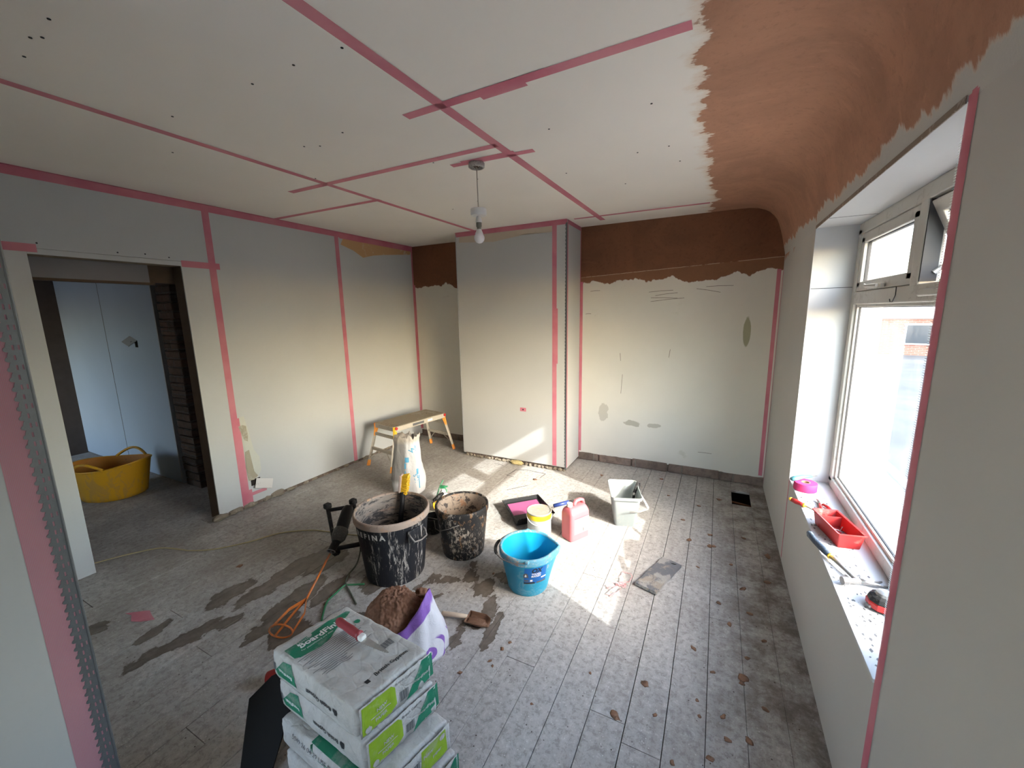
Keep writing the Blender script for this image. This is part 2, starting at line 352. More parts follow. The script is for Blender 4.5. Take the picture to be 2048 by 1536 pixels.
# ------------------------------------------------------------------ mesh helpers
def rotm(rx=0, ry=0, rz=0): return Matrix.Rotation(rz, 4, 'Z') @ Matrix.Rotation(ry, 4, 'Y') @ Matrix.Rotation(rx, 4, 'X')
def T(x, y, z): return Matrix.Translation((x, y, z))
class MB:
    def __init__(s): s.v = []; s.f = []
    def add(s, vs, fs, m=None):
        o = len(s.v)
        s.v += [tuple((m @ Vector(p)) if m is not None else p) for p in vs]
        s.f += [tuple(i+o for i in f) for f in fs]; return s
    def box(s, c, d, m=None, r=0.0, seg=2):
        if r <= 0:
            x, y, z = [q/2 for q in d]
            vs = [(c[0]+a*x, c[1]+b*y, c[2]+e*z) for a in (-1, 1) for b in (-1, 1) for e in (-1, 1)]
            fs = [(0, 1, 3, 2), (4, 6, 7, 5), (0, 4, 5, 1), (2, 3, 7, 6), (0, 2, 6, 4), (1, 5, 7, 3)]
            return s.add(vs, fs, m)
        bm = bmesh.new(); bmesh.ops.create_cube(bm, size=1)
        for v in bm.verts: v.co = Vector((v.co.x*d[0], v.co.y*d[1], v.co.z*d[2]))
        bmesh.ops.bevel(bm, geom=bm.edges[:], offset=min(r, min(d)*.49), segments=seg, affect='EDGES', profile=.5)
        bm.verts.index_update()
        vs = [(v.co.x+c[0], v.co.y+c[1], v.co.z+c[2]) for v in bm.verts]; fs = [[v.index for v in f.verts] for f in bm.faces]
        bm.free(); return s.add(vs, fs, m)
    def b2(s, x0, x1, y0, y1, z0, z1, m=None, r=0.0): return s.box(((x0+x1)/2, (y0+y1)/2, (z0+z1)/2), (abs(x1-x0), abs(y1-y0), abs(z1-z0)), m, r)
    def lathe(s, prof, n=48, m=None, squash=None, closed=False):
        vs = []; fs = []; k = len(prof)
        for i in range(n):
            a = 2*pi*i/n
            for (r_, z) in prof:
                q = squash(a, r_, z) if squash else (r_*cos(a), r_*sin(a), z)
                vs.append(q)
        for i in range(n):
            j = (i+1) % n
            for p in range(k-1):
                fs.append((i*k+p, j*k+p, j*k+p+1, i*k+p+1))
        if prof[0][0] < 1e-6 or closed: pass
        return s.add(vs, fs, m)
    def tube(s, pts, rad, n=8, m=None, caps=True, up=None, flat=1.0):
        pts = [Vector(p) for p in pts]; vs = []; fs = []
        rads = rad if isinstance(rad, (list, tuple)) else [rad]*len(pts)
        prev = None
        for i, p in enumerate(pts):
            t = (pts[min(i+1, len(pts)-1)] - pts[max(i-1, 0)]).normalized()
            if prev is None:
                a = Vector(up) if up else (Vector((0, 0, 1)) if abs(t.z) < .9 else Vector((1, 0, 0)))
                nrm = (a - t*a.dot(t)).normalized()
            else: nrm = (prev - t*prev.dot(t)).normalized()
            prev = nrm; bn = t.cross(nrm)
            for k in range(n):
                an = 2*pi*k/n
                vs.append(tuple(p + nrm*cos(an)*rads[i] + bn*sin(an)*rads[i]*flat))
        for i in range(len(pts)-1):
            for k in range(n):
                l = (k+1) % n
                fs.append((i*n+k, i*n+l, (i+1)*n+l, (i+1)*n+k))
        if caps: fs.append(tuple(range(n))[::-1]); fs.append(tuple(range((len(pts)-1)*n, len(pts)*n)))
        return s.add(vs, fs, m)
    def prism(s, poly, z0, z1, m=None):
        n = len(poly)
        vs = [(x, y, z0) for x, y in poly]+[(x, y, z1) for x, y in poly]
        fs = [tuple(range(n))[::-1], tuple(range(n, 2*n))]+[(i, (i+1) % n, n+(i+1) % n, n+i) for i in range(n)]
        return s.add(vs, fs, m)
    def loft(s, rings, cap0=True, cap1=True, m=None):
        n = len(rings[0]); vs = [tuple(p) for r_ in rings for p in r_]; fs = []
        for i in range(len(rings)-1):
            for k in range(n):
                l = (k+1) % n; fs.append((i*n+k, i*n+l, (i+1)*n+l, (i+1)*n+k))
        if cap0: fs.append(tuple(range(n))[::-1])
        if cap1: fs.append(tuple(range((len(rings)-1)*n, len(rings)*n)))
        return s.add(vs, fs, m)
    def blob(s, c, rr, seed=0, amp=.25, n=2, freq=1.5, m=None):
        bm = bmesh.new(); bmesh.ops.create_icosphere(bm, subdivisions=n, radius=1)
        bm.verts.index_update(); vs = []
        for v in bm.verts:
            d = 1+amp*noise.noise(v.co*freq+Vector((seed*3.1, seed*1.7, seed*.9)))
            vs.append((c[0]+v.co.x*rr[0]*d, c[1]+v.co.y*rr[1]*d, c[2]+v.co.z*rr[2]*d))
        fs = [[v.index for v in f.verts] for f in bm.faces]; bm.free(); return s.add(vs, fs, m)
    def build(s, name, mat, parent=None, smooth=False, sub=0, bevel=0, solid=0, fix=True, auto=None):
        me = bpy.data.meshes.new(name); me.from_pydata([tuple(v) for v in s.v], [], s.f); me.update()
        if fix:
            bm = bmesh.new(); bm.from_mesh(me); bmesh.ops.recalc_face_normals(bm, faces=bm.faces[:]); bm.to_mesh(me); bm.free()
        if isinstance(mat, (list, tuple)):
            for q in mat: me.materials.append(q)
        else: me.materials.append(mat)
        if smooth:
            for p in me.polygons: p.use_smooth = True
        o = bpy.data.objects.new(name, me); col.objects.link(o)
        if parent is not None: o.parent = parent
        if solid: md = o.modifiers.new('solid', 'SOLIDIFY'); md.thickness = solid; md.offset = 0
        if bevel: md = o.modifiers.new('bevel', 'BEVEL'); md.width = bevel; md.segments = 2; md.limit_method = 'ANGLE'
        if sub: md = o.modifiers.new('sub', 'SUBSURF'); md.levels = sub; md.render_levels = sub
        if smooth and auto:
            es = me.edges; bm = bmesh.new(); bm.from_mesh(me)
            for e in bm.edges:
                if len(e.link_faces) == 2 and e.calc_face_angle(0) > auto: e.smooth = False
            bm.to_mesh(me); bm.free()
        return o

def tag(o, label=None, cat=None, group=None, kind=None):
    if label: o['label'] = label
    if cat: o['category'] = cat
    if group: o['group'] = group
    if kind: o['kind'] = kind
    return o
def thing(name, label, cat, loc=(0, 0, 0), rz=0.0, group=None):
    o = bpy.data.objects.new(name, None); col.objects.link(o); o.empty_display_size = .05
    o.location = loc; o.rotation_euler = (0, 0, rz); tag(o, label, cat, group); return o
def struct(o, label=None, cat=None): return tag(o, label, cat, None, 'structure')
def text_geo(s, size=1.0, align='CENTER', shear=0.0, bold=0.0):
    cu = bpy.data.curves.new('t', 'FONT'); cu.body = s; cu.size = size; cu.align_x = align; cu.align_y = 'CENTER'; cu.shear = shear; cu.offset = bold; cu.resolution_u = 3
    ob = bpy.data.objects.new('t', cu); col.objects.link(ob)
    dg = bpy.context.evaluated_depsgraph_get(); me = bpy.data.meshes.new_from_object(ob.evaluated_get(dg))
    vs = [tuple(v.co) for v in me.vertices]; fs = [tuple(p.vertices) for p in me.polygons]
    bpy.data.objects.remove(ob); bpy.data.curves.remove(cu); bpy.data.meshes.remove(me)
    return vs, fs
def star_geo(poly, rings=7, sub=3):
    # tessellated patch of a star-shaped outline
    P = []
    n = len(poly)
    for i in range(n):
        a = Vector(poly[i]); b = Vector(poly[(i+1) % n])
        for k in range(sub): P.append(a.lerp(b, k/sub))
    c = sum(P, Vector((0, 0)))/len(P); vs = [(c.x, c.y, 0)]; fs = []
    N = len(P)
    for r_ in range(1, rings+1):
        for p in P: q = c.lerp(p, r_/rings); vs.append((q.x, q.y, 0))
    for i in range(N): fs.append((0, 1+i, 1+(i+1) % N))
    for r_ in range(rings-1):
        for i in range(N):
            j = (i+1) % N; a = 1+r_*N; b = a+N
            fs.append((a+i, b+i, b+j, a+j))
    return vs, fs

# ================================================================== STRUCTURE
WX1 = .80        # outer face of the window wall
YN = -3.2        # far end of the room behind the camera
HX = -6.95       # end wall of the hall side

# floor: planks as real boards with gaps
def planks():
    m = MB(); rr = random.Random(3)
    x = .199+.1436*2
    k = 0
    while x > HX:
        x0, x1 = x-.1436, x
        gap = .0004+rr.random()**2*.0017
        y = YN; ys = [YN]
        yj = YN+rr.uniform(.8, 2.6)
        while yj < YB+.1: ys.append(yj); yj += rr.choice((1.8, 2.4, 3.0))
        ys.append(YB+.12)
        if x1 <= XL-.2 : gap *= .6
        for a, b in zip(ys[:-1], ys[1:]):
            dz = rr.uniform(-.0012, .0012)
            segs = [(a, b)]
            if abs((x0+x1)/2-.27) < .03:       # cut-out near the corner
                segs = [(max(a, -9), min(b, 3.66)), (max(a, 3.96), b)]
            for s0, s1 in segs:
                if s1-s0 < .02: continue
                m.b2(x0+gap, x1-gap, s0+.0012, s1-.0012, -.022+dz, dz*.5)
        x -= .1436; k += 1
    return m
floor = planks().build('floor', M['floor'], bevel=.0008); struct(floor, 'grey dusty floorboards with plaster stains')
sub = MB().b2(HX, XR+.3, YN, YB+.2, -.30, -.28).b2(HX, XR+.3, YB+.03, YB+.14, -.44, .07).b2(HX, XR, YN-.19, YN-.02, -.44, -.005).build('underfloor_ground', M['void'], floor)
pip = MB()
pip.tube([(.19, 3.84, -.06), (.36, 3.80, -.06)], .009, 10); pip.tube([(.19, 3.79, -.08), (.36, 3.72, -.075)], .008, 10)
pip.build('copper_pipe', plain('dull_copper', (.30, .13, .07), .45, .7, .2), floor, smooth=True)
# saw-cut lines in the boards near the hearth
ct = MB()
for (a, b) in [((-2.10, 3.645), (-1.98, 3.627)), ((-1.822, 3.401), (-1.80, 3.566)), ((-1.80, 3.566), (-1.70, 3.613)), ((-1.70, 3.613), (-1.477, 3.601)), ((-1.477, 3.601), (-1.489, 3.489)), ((-1.822, 3.401), (-1.74, 3.40)), ((-1.524, 3.274), (-1.66, 3.10))]:
    ct.tube([(a[0], a[1], .0005), (b[0], b[1], .0005)], .0022, 4)
ct.build('saw_cut', M['gasket'], floor)

def ceiling():
    m = MB(); prof = [(HX-.1, H), (XL-.13, H), (-.4, H), (.10, H), (.18, H-.003), (.24, H-.012), (.29, H-.03), (.327, H-.052), (.36, H-.085), (.385, H-.12), (.402, H-.16), (.417, H-.21), (.430, H-.26), (.442, H-.31), (.452, H-.355), (.460, H-.395), (XR, WZ1+.0)]
    ys = [YN+(YB+.1-YN)*i/40 for i in range(41)]
    vs = [(x, y, z) for y in ys for x, z in prof]; n = len(prof)
    fs = [(i*n+k, i*n+k+1, (i+1)*n+k+1, (i+1)*n+k) for i in range(40) for k in range(n-1)]
    # a back so that the ceiling is a slab
    m.add(vs, fs); o = len(m.v)
    m.add([(HX-.1, YN, H+.05), (WX1, YN, H+.05), (WX1, YB+.1, H+.05), (HX-.1, YB+.1, H+.05)], [(0, 1, 2, 3)])
    return m
ceil = ceiling().build('ceiling', M['ceil'], smooth=True, fix=False, auto=.9); struct(ceil, 'plasterboard ceiling with brown skimmed strip and cove along the window side')
for (x, y) in [(-1.918, .577), (-1.886, .594), (-1.758, .575), (-2.068, .599), (-1.589, 1.045), (-1.353, 1.044), (-1.135, 1.06), (-1.069, 1.036), (-.306, 1.921), (-.768, 1.93), (-.29, 2.426), (-.451, 2.433), (-2.127, 1.028), (-1.927, 1.501), (-1.853, 1.536), (-2.573, 1.22), (-1.631, 1.485), (-1.433, 2.366), (-.257, 2.687), (-.80, 1.50), (-.45, 1.49), (-1.0, 1.52), (-1.5, 2.0), (-1.9, 1.97), (-1.16, 1.98), (-2.35, 1.2), (-2.30, 1.85), (-.9, 2.55), (-.62, 2.95), (-1.7, 2.8), (-2.0, 2.9)]:
    MB().lathe([(0, 0), (.0048, 0), (.0048, .002), (0, .002)], 8, T(x, y, H-.0016)).build('screw_head', M['dotblack'], ceil)

# tape strips: thin rectangles lying on a surface
def strip(parent, p0, p1, w, nrm, off=.0016, name='joint_tape', mat=None, label=None):
    p0, p1, nrm = Vector(p0), Vector(p1), Vector(nrm).normalized()
    t = (p1-p0).normalized(); s = nrm.cross(t)*w/2; o = nrm*off
    n = max(2, int((p1-p0).length/.15)); vs = []; fs = []
    rr = random.Random(int(p0.x*100+p0.y*37+p1.z*11))
    for i in range(n+1):
        q = p0.lerp(p1, i/n)+o; j = rr.uniform(-.02, .02)*w
        vs += [tuple(q-s*(1+j)), tuple(q+s*(1-j))]
    for i in range(n): fs.append((2*i, 2*i+1, 2*i+3, 2*i+2))
    ob = MB().add(vs, fs).build(name, mat or M['tape'], parent, fix=False)
    if label: ob['label'] = label
    return ob
D = (0, 0, -1)
strip(ceil, (-1.10, .25, H), (-1.03, 3.95, H), .050, D)
strip(ceil, (-2.34, .30, H), (-2.32, 3.72, H), .046, D)
strip(ceil, (-1.27, 1.512, H), (-.127, 1.488, H), .048, D)
strip(ceil, (-1.06, 1.506, H), (-.60, 1.497, H), .048, D, .0024)
strip(ceil, (-.90, 1.527, H), (-.70, 1.52, H), .048, D, .0028)
strip(ceil, (-2.69, 1.952, H), (-1.07, 1.968, H), .048, D)
strip(ceil, (-1.44, 2.093, H), (-.93, 2.122, H), .046, D)
strip(ceil, (-1.36, 2.078, H), (-1.03, 2.09, H), .044, D, .0026)
strip(ceil, (-3.50, 2.375, H), (-2.30, 2.394, H), .046, D)
strip(ceil, (-1.25, 3.765, H), (-.12, 3.796, H), .042, D)
strip(ceil, (XL+.012, -.1, H), (XL+.012, YB, H), .024, D)
strip(ceil, (CXL, CY-.012, H), (CXR, CY-.012, H), .024, D)

# left wall: masonry core, boards on the face
wl = MB()
cx0, cx1 = XL-.118, XL-.0125
wl.b2(cx0, cx1, .20, DY0-.01, 0, H); wl.b2(cx0, cx1, DY1+.03, YB+.1, 0, H); wl.b2(cx0, cx1, DY0-.01, DY1+.03, DH+.04, H)
wl.b2(cx0, cx1, YN, .06, 0, H)
wall_left = wl.build('wall_left', M['bricky']); struct(wall_left, 'left wall boarded with grey plasterboard and a rough door opening')
def sheet(parent, x0, x1, y0, y1, z0, z1, mat=None, name='plasterboard_sheet'):
    return MB().b2(x0, x1, y0, y1, z0, z1).build(name, mat or M['board'], parent, bevel=.0015)
sheet(wall_left, XL-.0125, XL, .20, DY0, .0, 2.036)
sheet(wall_left, XL-.0125, XL, .20, 1.822, 2.038, H)
sheet(wall_left, XL-.0125, XL, DY0, DY1, DH, 2.0365)
sheet(wall_left, XL-.0125, XL, DY1, 1.822, .03, 2.036)
sheet(wall_left, XL-.0125, XL, 1.824, 3.012, .034, H)
sheet(wall_left, XL-.0125, XL, 3.014, YB, .030, H)
sheet(wall_left, XL-.0125, XL, YN, .06, .03, H)
# door lining timbers
MB().b2(XL-.128, XL-.0126, DY1, DY1+.028, 0, DH+.03).build('door_stud', M['timber'], wall_left, bevel=.003)
MB().b2(XL-.15, XL-.128, DY1+.012, DY1+.030, .02, DH+.03).build('door_batten', M['timber2'], wall_left, bevel=.002)
MB().b2(XL-.128, XL-.0127, DY0-.02, DY1+.02, DH+.0, DH+.035).build('head_batten', M['timber2'], wall_left, bevel=.002)
MB().b2(XL-.175, XL-.135, .55, 1.47, 1.885, DH+.05).build('head_plate', plain('grey_steel_lintel', (.17, .17, .185), .6, 0, .15, 4), wall_left, bevel=.002)
MB().b2(XL-.20, XL-.137, .55, 1.50, 1.870, 1.886).build('head_batten', M['timber'], wall_left, bevel=.002)
MB().b2(XL-.20, XL-.145, 1.471, 1.66, 1.885, DH+.05).build('head_batten', M['timber'], wall_left, bevel=.002)
NX = (1, 0, 0)
strip(wall_left, (XL, .20, H-.026), (XL, YB, H-.026), .05, NX)
strip(wall_left, (XL, 3.05, H-.03), (XL, YB, H-.03), .06, NX, .0026)
strip(wall_left, (XL, 1.823, H-.04), (XL, 1.823, .02), .050, NX)
strip(wall_left, (XL, 3.013, H-.04), (XL, 3.013, .03), .048, NX)
strip(wall_left, (XL, YB-.013, H-.04), (XL, YB-.013, .1), .026, NX)
strip(wall_left, (XL, 1.618, 2.022), (XL, 1.876, 2.022), .046, NX, .0024)
strip(wall_left, (XL, .60, 2.038), (XL, .912, 2.038), .046, NX, .0024)
strip(wall_left, (XL, 1.838, .80), (XL, 1.838, .03), .046, NX, .0030)
strip(wall_left, (XL, 1.85, .03), (XL, 1.85, .16), .07, NX, .0034)
strip(wall_left, (XL, 1.87, .115), (XL, 2.01, .115), .03, NX, .0036)
for (y, z) in [(1.27, 2.058), (1.414, 2.065), (1.549, 2.057), (.917, 2.068)]:
    MB().lathe([(0, 0), (.0048, 0), (.0048, .002), (0, .002)], 8, T(XL+.0016, y, z) @ rotm(0, -pi/2, 0)).build('screw_head', M['dotblack'], wall_left)
# filler smears on the left wall
def smear(parent, axis, pos, poly, mat, name, off=.0008):
    vs, fs = star_geo(poly, 4, 3); rr = random.Random(5)
    out = []
    for (a, b, c) in vs:
        if axis == 'x': out.append((pos+off, a, b))
        else: out.append((a, pos-off, b))
    return MB().add(out, fs).build(name, mat, parent, fix=False)
M['smear_g'] = splat_mat('damp_filler', (.33, .30, .225), (.45, .43, .37), .6, 14, .8, bump=.1)
M['smear_y'] = plain('yellowed_filler', (.52, .53, .475), .85, 0, .06, 20, .05)
M['smear_b'] = splat_mat('tan_skim_smear', (.50, .31, .15), (.56, .46, .34), .9, 5, .85, bump=.1)
smear(wall_left, 'x', XL, [(1.845, .73), (1.88, .735), (1.905, .72), (1.912, .64), (1.905, .585), (1.88, .60), (1.862, .66)], M['smear_g'], 'filler_smear', .0044)
smear(wall_left, 'x', XL, [(1.870, .24), (1.862, .36), (1.870, .50), (1.905, .51), (1.915, .40), (1.925, .30), (1.950, .26), (1.915, .235)], M['smear_g'], 'filler_smear', .0044)
smear(wall_left, 'x', XL, [(1.85, .24), (1.855, .80), (1.90, .81), (1.925, .65), (1.945, .50), (1.985, .42), (1.985, .30), (1.93, .22)], M['smear_y'], 'filler_smear', .0006)
smear(wall_left, 'x', XL, [(3.10, H-.05), (3.06, H-.12), (3.22, H-.16), (3.35, H-.22), (3.5, H-.18), (3.7, H-.15), (3.95, H-.12), (4.12, H-.10), (4.14, H-.05)], M['smear_b'], 'skim_smear', .0007)
# rubble at the foot of the left wall
rr = random.Random(11)
for i in range(20):
    y = 1.62+i*.125+rr.uniform(-.02, .02)+(0 if i < 6 else .02)
    s_ = (.030 if i < 5 else .018)*rr.uniform(.8, 1.2)
    MB().blob((XL-.02+rr.uniform(0, .02), y, s_*.8), (s_*1.1, s_*2.0, s_*.9), i, .5, 2, 2.0).build('mortar_lump', M['rubble'], wall_left, smooth=False)

# back wall
wb_ = MB().b2(XL-.1, XR+.35, YB, YB+.15, .085, H)
wall_back = wb_.build('wall_back', M['bwall']); struct(wall_back, 'back wall of old cream plaster with a brown skimmed band along the top')
bk = MB(); rr = random.Random(4); x = XL
while x < XR+.02:
    w_ = rr.uniform(.32, .5)
    z1 = .082+rr.uniform(-.004, .012)
    bk.box((x+w_/2, YB+.05, z1/2), (w_-.012, .12, z1), None, .01)
    x += w_
bk.b2(XL, XR, YB+.02, YB+.1, 0, .09)
bk.build('exposed_brick_course', M['brickx'], wall_back)
ed = MB(); n = 160; rr = random.Random(9)
vs = []; fs = []
for i in range(n+1):
    x = XL+(XR-XL)*i/n; d = .013*noise.noise(Vector((x*7, 0, 0)))+.006*noise.noise(Vector((x*37, 3, 0)))
    vs += [(x, YB-.001, .10), (x, YB-.001, .082+d), (x, YB+.02, .082+d)]
for i in range(n): fs += [(3*i, 3*i+1, 3*i+4, 3*i+3), (3*i+1, 3*i+2, 3*i+5, 3*i+4)]
ed.add(vs, fs).build('broken_plaster_edge', M['bwall'], wall_back, fix=False)
NB = (0, -1, 0)
strip(wall_back, (XL+.012, YB, 2.0), (XL+.012, YB, .1), .022, NB)
strip(wall_back, (CXR+.013, YB, 1.93), (CXR+.013, YB, .10), .026, NB)
strip(wall_back, (XR-.03, YB, 1.95), (XR-.03, YB, .10), .030, NB)
# scratches on the back wall
for (x0, z0, x1, z1) in [(-.62, 1.80, -.40, 1.81), (-.56, 1.765, -.36, 1.785), (-.60, 1.745, -.36, 1.735), (-.60, 1.71, -.30, 1.735), (-.20, 1.815, .0, 1.775), (-.12, 1.83, .10, 1.83), (-.88, 1.20, -.872, 1.12), (-.40, 1.25, -.41, 1.17), (-1.2, 1.83, -1.1, 1.835), (-1.25, 1.6, -1.19, 1.602), (.02, .25, -.1, .25), (-.85, .98, -.86, .78)]:
    MB().tube([(x0, YB, z0), ((x0+x1)/2, YB, (z0+z1)/2+.003), (x1, YB, z1)], .0016, 4).build('scratch', M['timber'], wall_back)

# chimney breast
cb = MB().b2(CXL+.02, CXR-.02, CY+.02, YB, 0, H)
wall_ch = cb.build('wall_chimney', M['brickx']); struct(wall_ch, 'chimney breast boxed in grey plasterboard')
MB().b2(CXL, CXR, CY, CY+.0125, .045, H).build('plasterboard_sheet', M['board_ch'], wall_ch, bevel=.001)
MB().b2(CXR-.0125, CXR, CY+.0126, YB, .03, H).build('plasterboard_sheet', M['board_ch'], wall_ch, bevel=.001)
MB().b2(CXL, CXL+.0125, CY+.0126, YB, .03, H).build('plasterboard_sheet', M['board_ch'], wall_ch, bevel=.001)
strip(wall_ch, (CXL, CY, H-.022), (CXR, CY, H-.022), .044, NB)
strip(wall_ch, (-1.432, CY, H-.04), (-1.432, CY, .05), .046, NB)
strip(wall_ch, (-1.420, CY, 1.66), (-1.420, CY, 1.12), .046, NB, .0026)
strip(wall_ch, (-1.425, CY, .35), (-1.425, CY, .06), .03, NB, .0026)
strip(wall_ch, (-1.82, CY, .617), (-1.75, CY, .617), .04, NB, label='small patch of pink tape low on the chimney breast')
MB().lathe([(0, 0), (.008, 0), (.008, .003), (0, .003)], 10, T(-1.785, CY-.002, .617) @ rotm(pi/2)).build('wall_hole', M['dotblack'], wall_ch)
strip(wall_ch, (CXR, CY+.016, H-.03), (CXR, CY+.016, .04), .022, (1, 0, 0))
strip(wall_ch, (CXR, YB-.012, H-.03), (CXR, YB-.012, .04), .022, (1, 0, 0))
strip(wall_ch, (CXR, CY+.01, H-.02), (CXR, YB, H-.02), .04, (1, 0, 0))
M['smear_c'] = plain('faint_skim_smear', (.52, .44, .345), .88, 0, .06, 9, .05)
smear(wall_ch, 'y', CY, [(CXL+.05, H-.045), (CXL+.04, H-.10), (-2.3, H-.115), (-2.1, H-.13), (-1.9, H-.11), (-1.7, H-.09), (-1.46, H-.10), (-1.45, H-.045)], M['smear_c'], 'skim_smear', .0007)
# corner beads
def wavy_bead(parent, x, y, ax, z0, z1, mat, w=.024, per=.034):
    m = MB(); n = int((z1-z0)/.0085); vs = []; fs = []
    for i in range(n+1):
        z = z0+(z1-z0)*i/n; e = w*(.72+.28*(1 if sin(2*pi*z/per) > 0 else 0))
        if ax == 'y': vs += [(x, y-.0022, z), (x-e, y-.0022, z)]
        elif ax == 'y+': vs += [(x, y-.0022, z), (x+e, y-.0022, z)]
        else: vs += [(x+.0022, y, z), (x+.0022, y+e, z)]
    for i in range(n): fs.append((2*i, 2*i+1, 2*i+3, 2*i+2))
    m.add(vs, fs); m.tube([(x, y-.0015, z0), (x, y-.0015, z1)], .0025, 6)
    return m.build('corner_bead', mat, parent, fix=False)
wavy_bead(wall_ch, CXR, CY, 'y', .02, H-.03, M['bead'], .018)
wavy_bead(wall_ch, CXL, CY, 'y+', .04, H-.03, M['beadz'], .010)
# crumbled masonry below the chimney board
cm = plain('yellow_insulation_foam', (.62, .52, .26), .95, 0, .2, 60, .8, .004)
rr = random.Random(21)
for i in range(26):
    x = CXL+.05+i*.047+rr.uniform(-.01, .01)
    if -1.93 < x < -1.78: continue
    MB().blob((x, CY+.0+rr.uniform(-.004, .012), .014), (rr.uniform(.012, .03), .012, rr.uniform(.012, .02)), i+40, .6, 2, 2.2).build('mortar_lump', M['rubble'], wall_ch)
MB().blob((-1.86, CY-.015, .022), (.075, .03, .022), 5, .5, 3, 2.5).build('foam_tuft', cm, wall_ch)

# window wall
wr = MB()
wr.b2(XR, WX1, WY0, WY1, -.5, WZ0-.008); wr.b2(XR, WX1, WY0, WY1, WZ1+.006, H+.2)
wr.b2(XR, WX1, YN, WY0-.006, -.5, H+.2); wr.b2(XR, WX1, WY1+.006, YB+.15, -.5, H+.2)
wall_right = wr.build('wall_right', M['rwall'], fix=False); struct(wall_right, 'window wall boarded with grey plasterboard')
MB().b2(XR-.004, FX+.02, WY1, WY1+.012, WZ0, WZ1+.01).build('reveal_board', M['reveal'], wall_right)
MB().b2(XR-.0, FX+.02, WY0-.012, WY0, WZ0, WZ1+.01).build('reveal_board', M['reveal'], wall_right)
MB().b2(XR-.004, FX+.02, WY0, WY1, WZ1, WZ1+.012).build('head_board', M['reveal'], wall_right)
sill = MB().b2(XR-.006, FX+.02, WY0, WY1+.001, WZ0-.012, WZ0).build('sill_board', M['reveal'], wall_right, bevel=.0015)
sill['label'] = 'white window board, dusty and speckled'
# joint line in the far reveal and the head, dark raw edge of the head
MB().b2(XR, FX, WY1-.001, WY1, 1.728, 1.731).build('board_joint', M['gasket'], wall_right)
MB().b2(XR, FX, 2.62, 2.623, WZ1-.001, WZ1).build('board_joint', M['gasket'], wall_right)
MB().b2(XR-.006, XR-.003, WY0, WY1, WZ1-.003, WZ1+.014).build('raw_board_edge', splat_mat('raw_gypsum_edge', (.22, .175, .14), (.42, .38, .34), .6, 30, .9), wall_right)
NR = (-1, 0, 0)
def vstrip(y, z0, z1, w, off=.0016): return strip(wall_right, (XR, y, z0), (XR, y, z1), w, NR, off)
vstrip(WY1+.012, .02, 2.10, .022)
vstrip(YB-.014, .03, 1.95, .026)
vstrip(WY0-.022, .0, 2.17, .042); vstrip(WY0-.026, .0, 2.17, .022, .0024)
strip(wall_right, (FX-.12, WY0, WZ0+.01), (FX-.12, WY0, WZ1), .02, (0, 1, 0))
# frayed mesh edge at the near jamb
fr = MB()
z = .7
while z < 2.0:
    fr.b2(XR-.0025, XR-.0015, WY0-.002, WY0+.007, z, z+.0012); z += .006
fr.build('frayed_tape_edge', M['white_pl'], wall_right)

# window frame
wf = MB(); fx0, fx1 = FX, FX+.065
Y0, Y1 = WY0, WY1
wf.b2(fx0, fx1, Y0, Y1, WZ0, .628, None, .004); wf.b2(fx0, fx1, Y0, Y1, 2.004, WZ1, None, .004)
wf.b2(fx0, fx1, Y0, Y0+.056, .6, 2.03, None, .004); wf.b2(fx0, fx1, Y1-.056, Y1, .6, 2.03, None, .004)
wf.b2(fx0+.001, fx1-.001, Y0+.03, Y1-.03, 1.634, 1.702, None, .006); wf.b2(fx0+.0015, fx1-.0015, 2.068, 2.138, 1.68, 2.03, None, .006)
window = wf.build('window_1', M['upvc']); struct(window, 'dusty white plastic window frame with two fanlights over one large pane')
# glazing bead of the large pane
gb = MB()
a0, a1, b0, b1 = Y0+.052, Y1-.052, .624, 1.638
for (p, q, r_, s_) in [(a0, a1, b0, b0+.018), (a0, a1, b1-.018, b1), (a0, a0+.018, b0, b1), (a1-.018, a1, b0, b1)]:
    gb.b2(fx0+.014, fx0+.034, p, q, r_, s_, None, .004)
gb.build('glazing_bead', M['upvc'], window)
gk = MB()
for (p, q, r_, s_) in [(a0+.018, a1-.018, b0+.018, b0+.021), (a0+.018, a1-.018, b1-.021, b1-.018), (a0+.018, a0+.021, b0+.018, b1-.018), (a1-.021, a1-.018, b0+.018, b1-.018)]:
    gk.b2(fx0+.026, fx0+.034, p, q, r_, s_)
gk.build('gasket', M['gasket'], window)
def pane(x, y0, y1, z0, z1, parent, m=None): return MB().add([(x, y0, z0), (x, y1, z0), (x, y1, z1), (x, y0, z1)], [(0, 1, 2, 3)], m).build('glass_pane', M['glass'], parent, fix=False)
pane(fx0+.030, a0+.01, a1-.01, b0+.01, b1-.01, window)
def sash(y0, y1, z0, z1, tilt, name):
    # opening casement hung from its top edge; tilt swings the bottom outwards
    piv = T(fx0+.03, 0, z1) @ rotm(0, -tilt, 0) @ T(-(fx0+.03), 0, -z1)
    m = MB(); w = .048
    for (p, q, r_, s_) in [(y0, y1, z0, z0+w), (y0, y1, z1-w, z1), (y0, y0+w, z0+.02, z1-.02), (y1-w, y1, z0+.02, z1-.02)]:
        m.b2(fx0+.004, fx0+.056, p, q, r_, s_, piv, .004)
    o = m.build(name, M['upvc'], window)
    g = MB()
    for (p, q, r_, s_) in [(y0+w, y1-w, z0+w, z0+w+.004), (y0+w, y1-w, z1-w-.004, z1-w), (y0+w, y0+w+.004, z0+w, z1-w), (y1-w-.004, y1-w, z0+w, z1-w)]:
        g.b2(fx0+.02, fx0+.034, p, q, r_, s_, piv)
    g.build('gasket', M['gasket'], o)
    pane(fx0+.028, y0+w-.01, y1-w+.01, z0+w-.01, z1-w+.01, o, piv)
    return o, piv
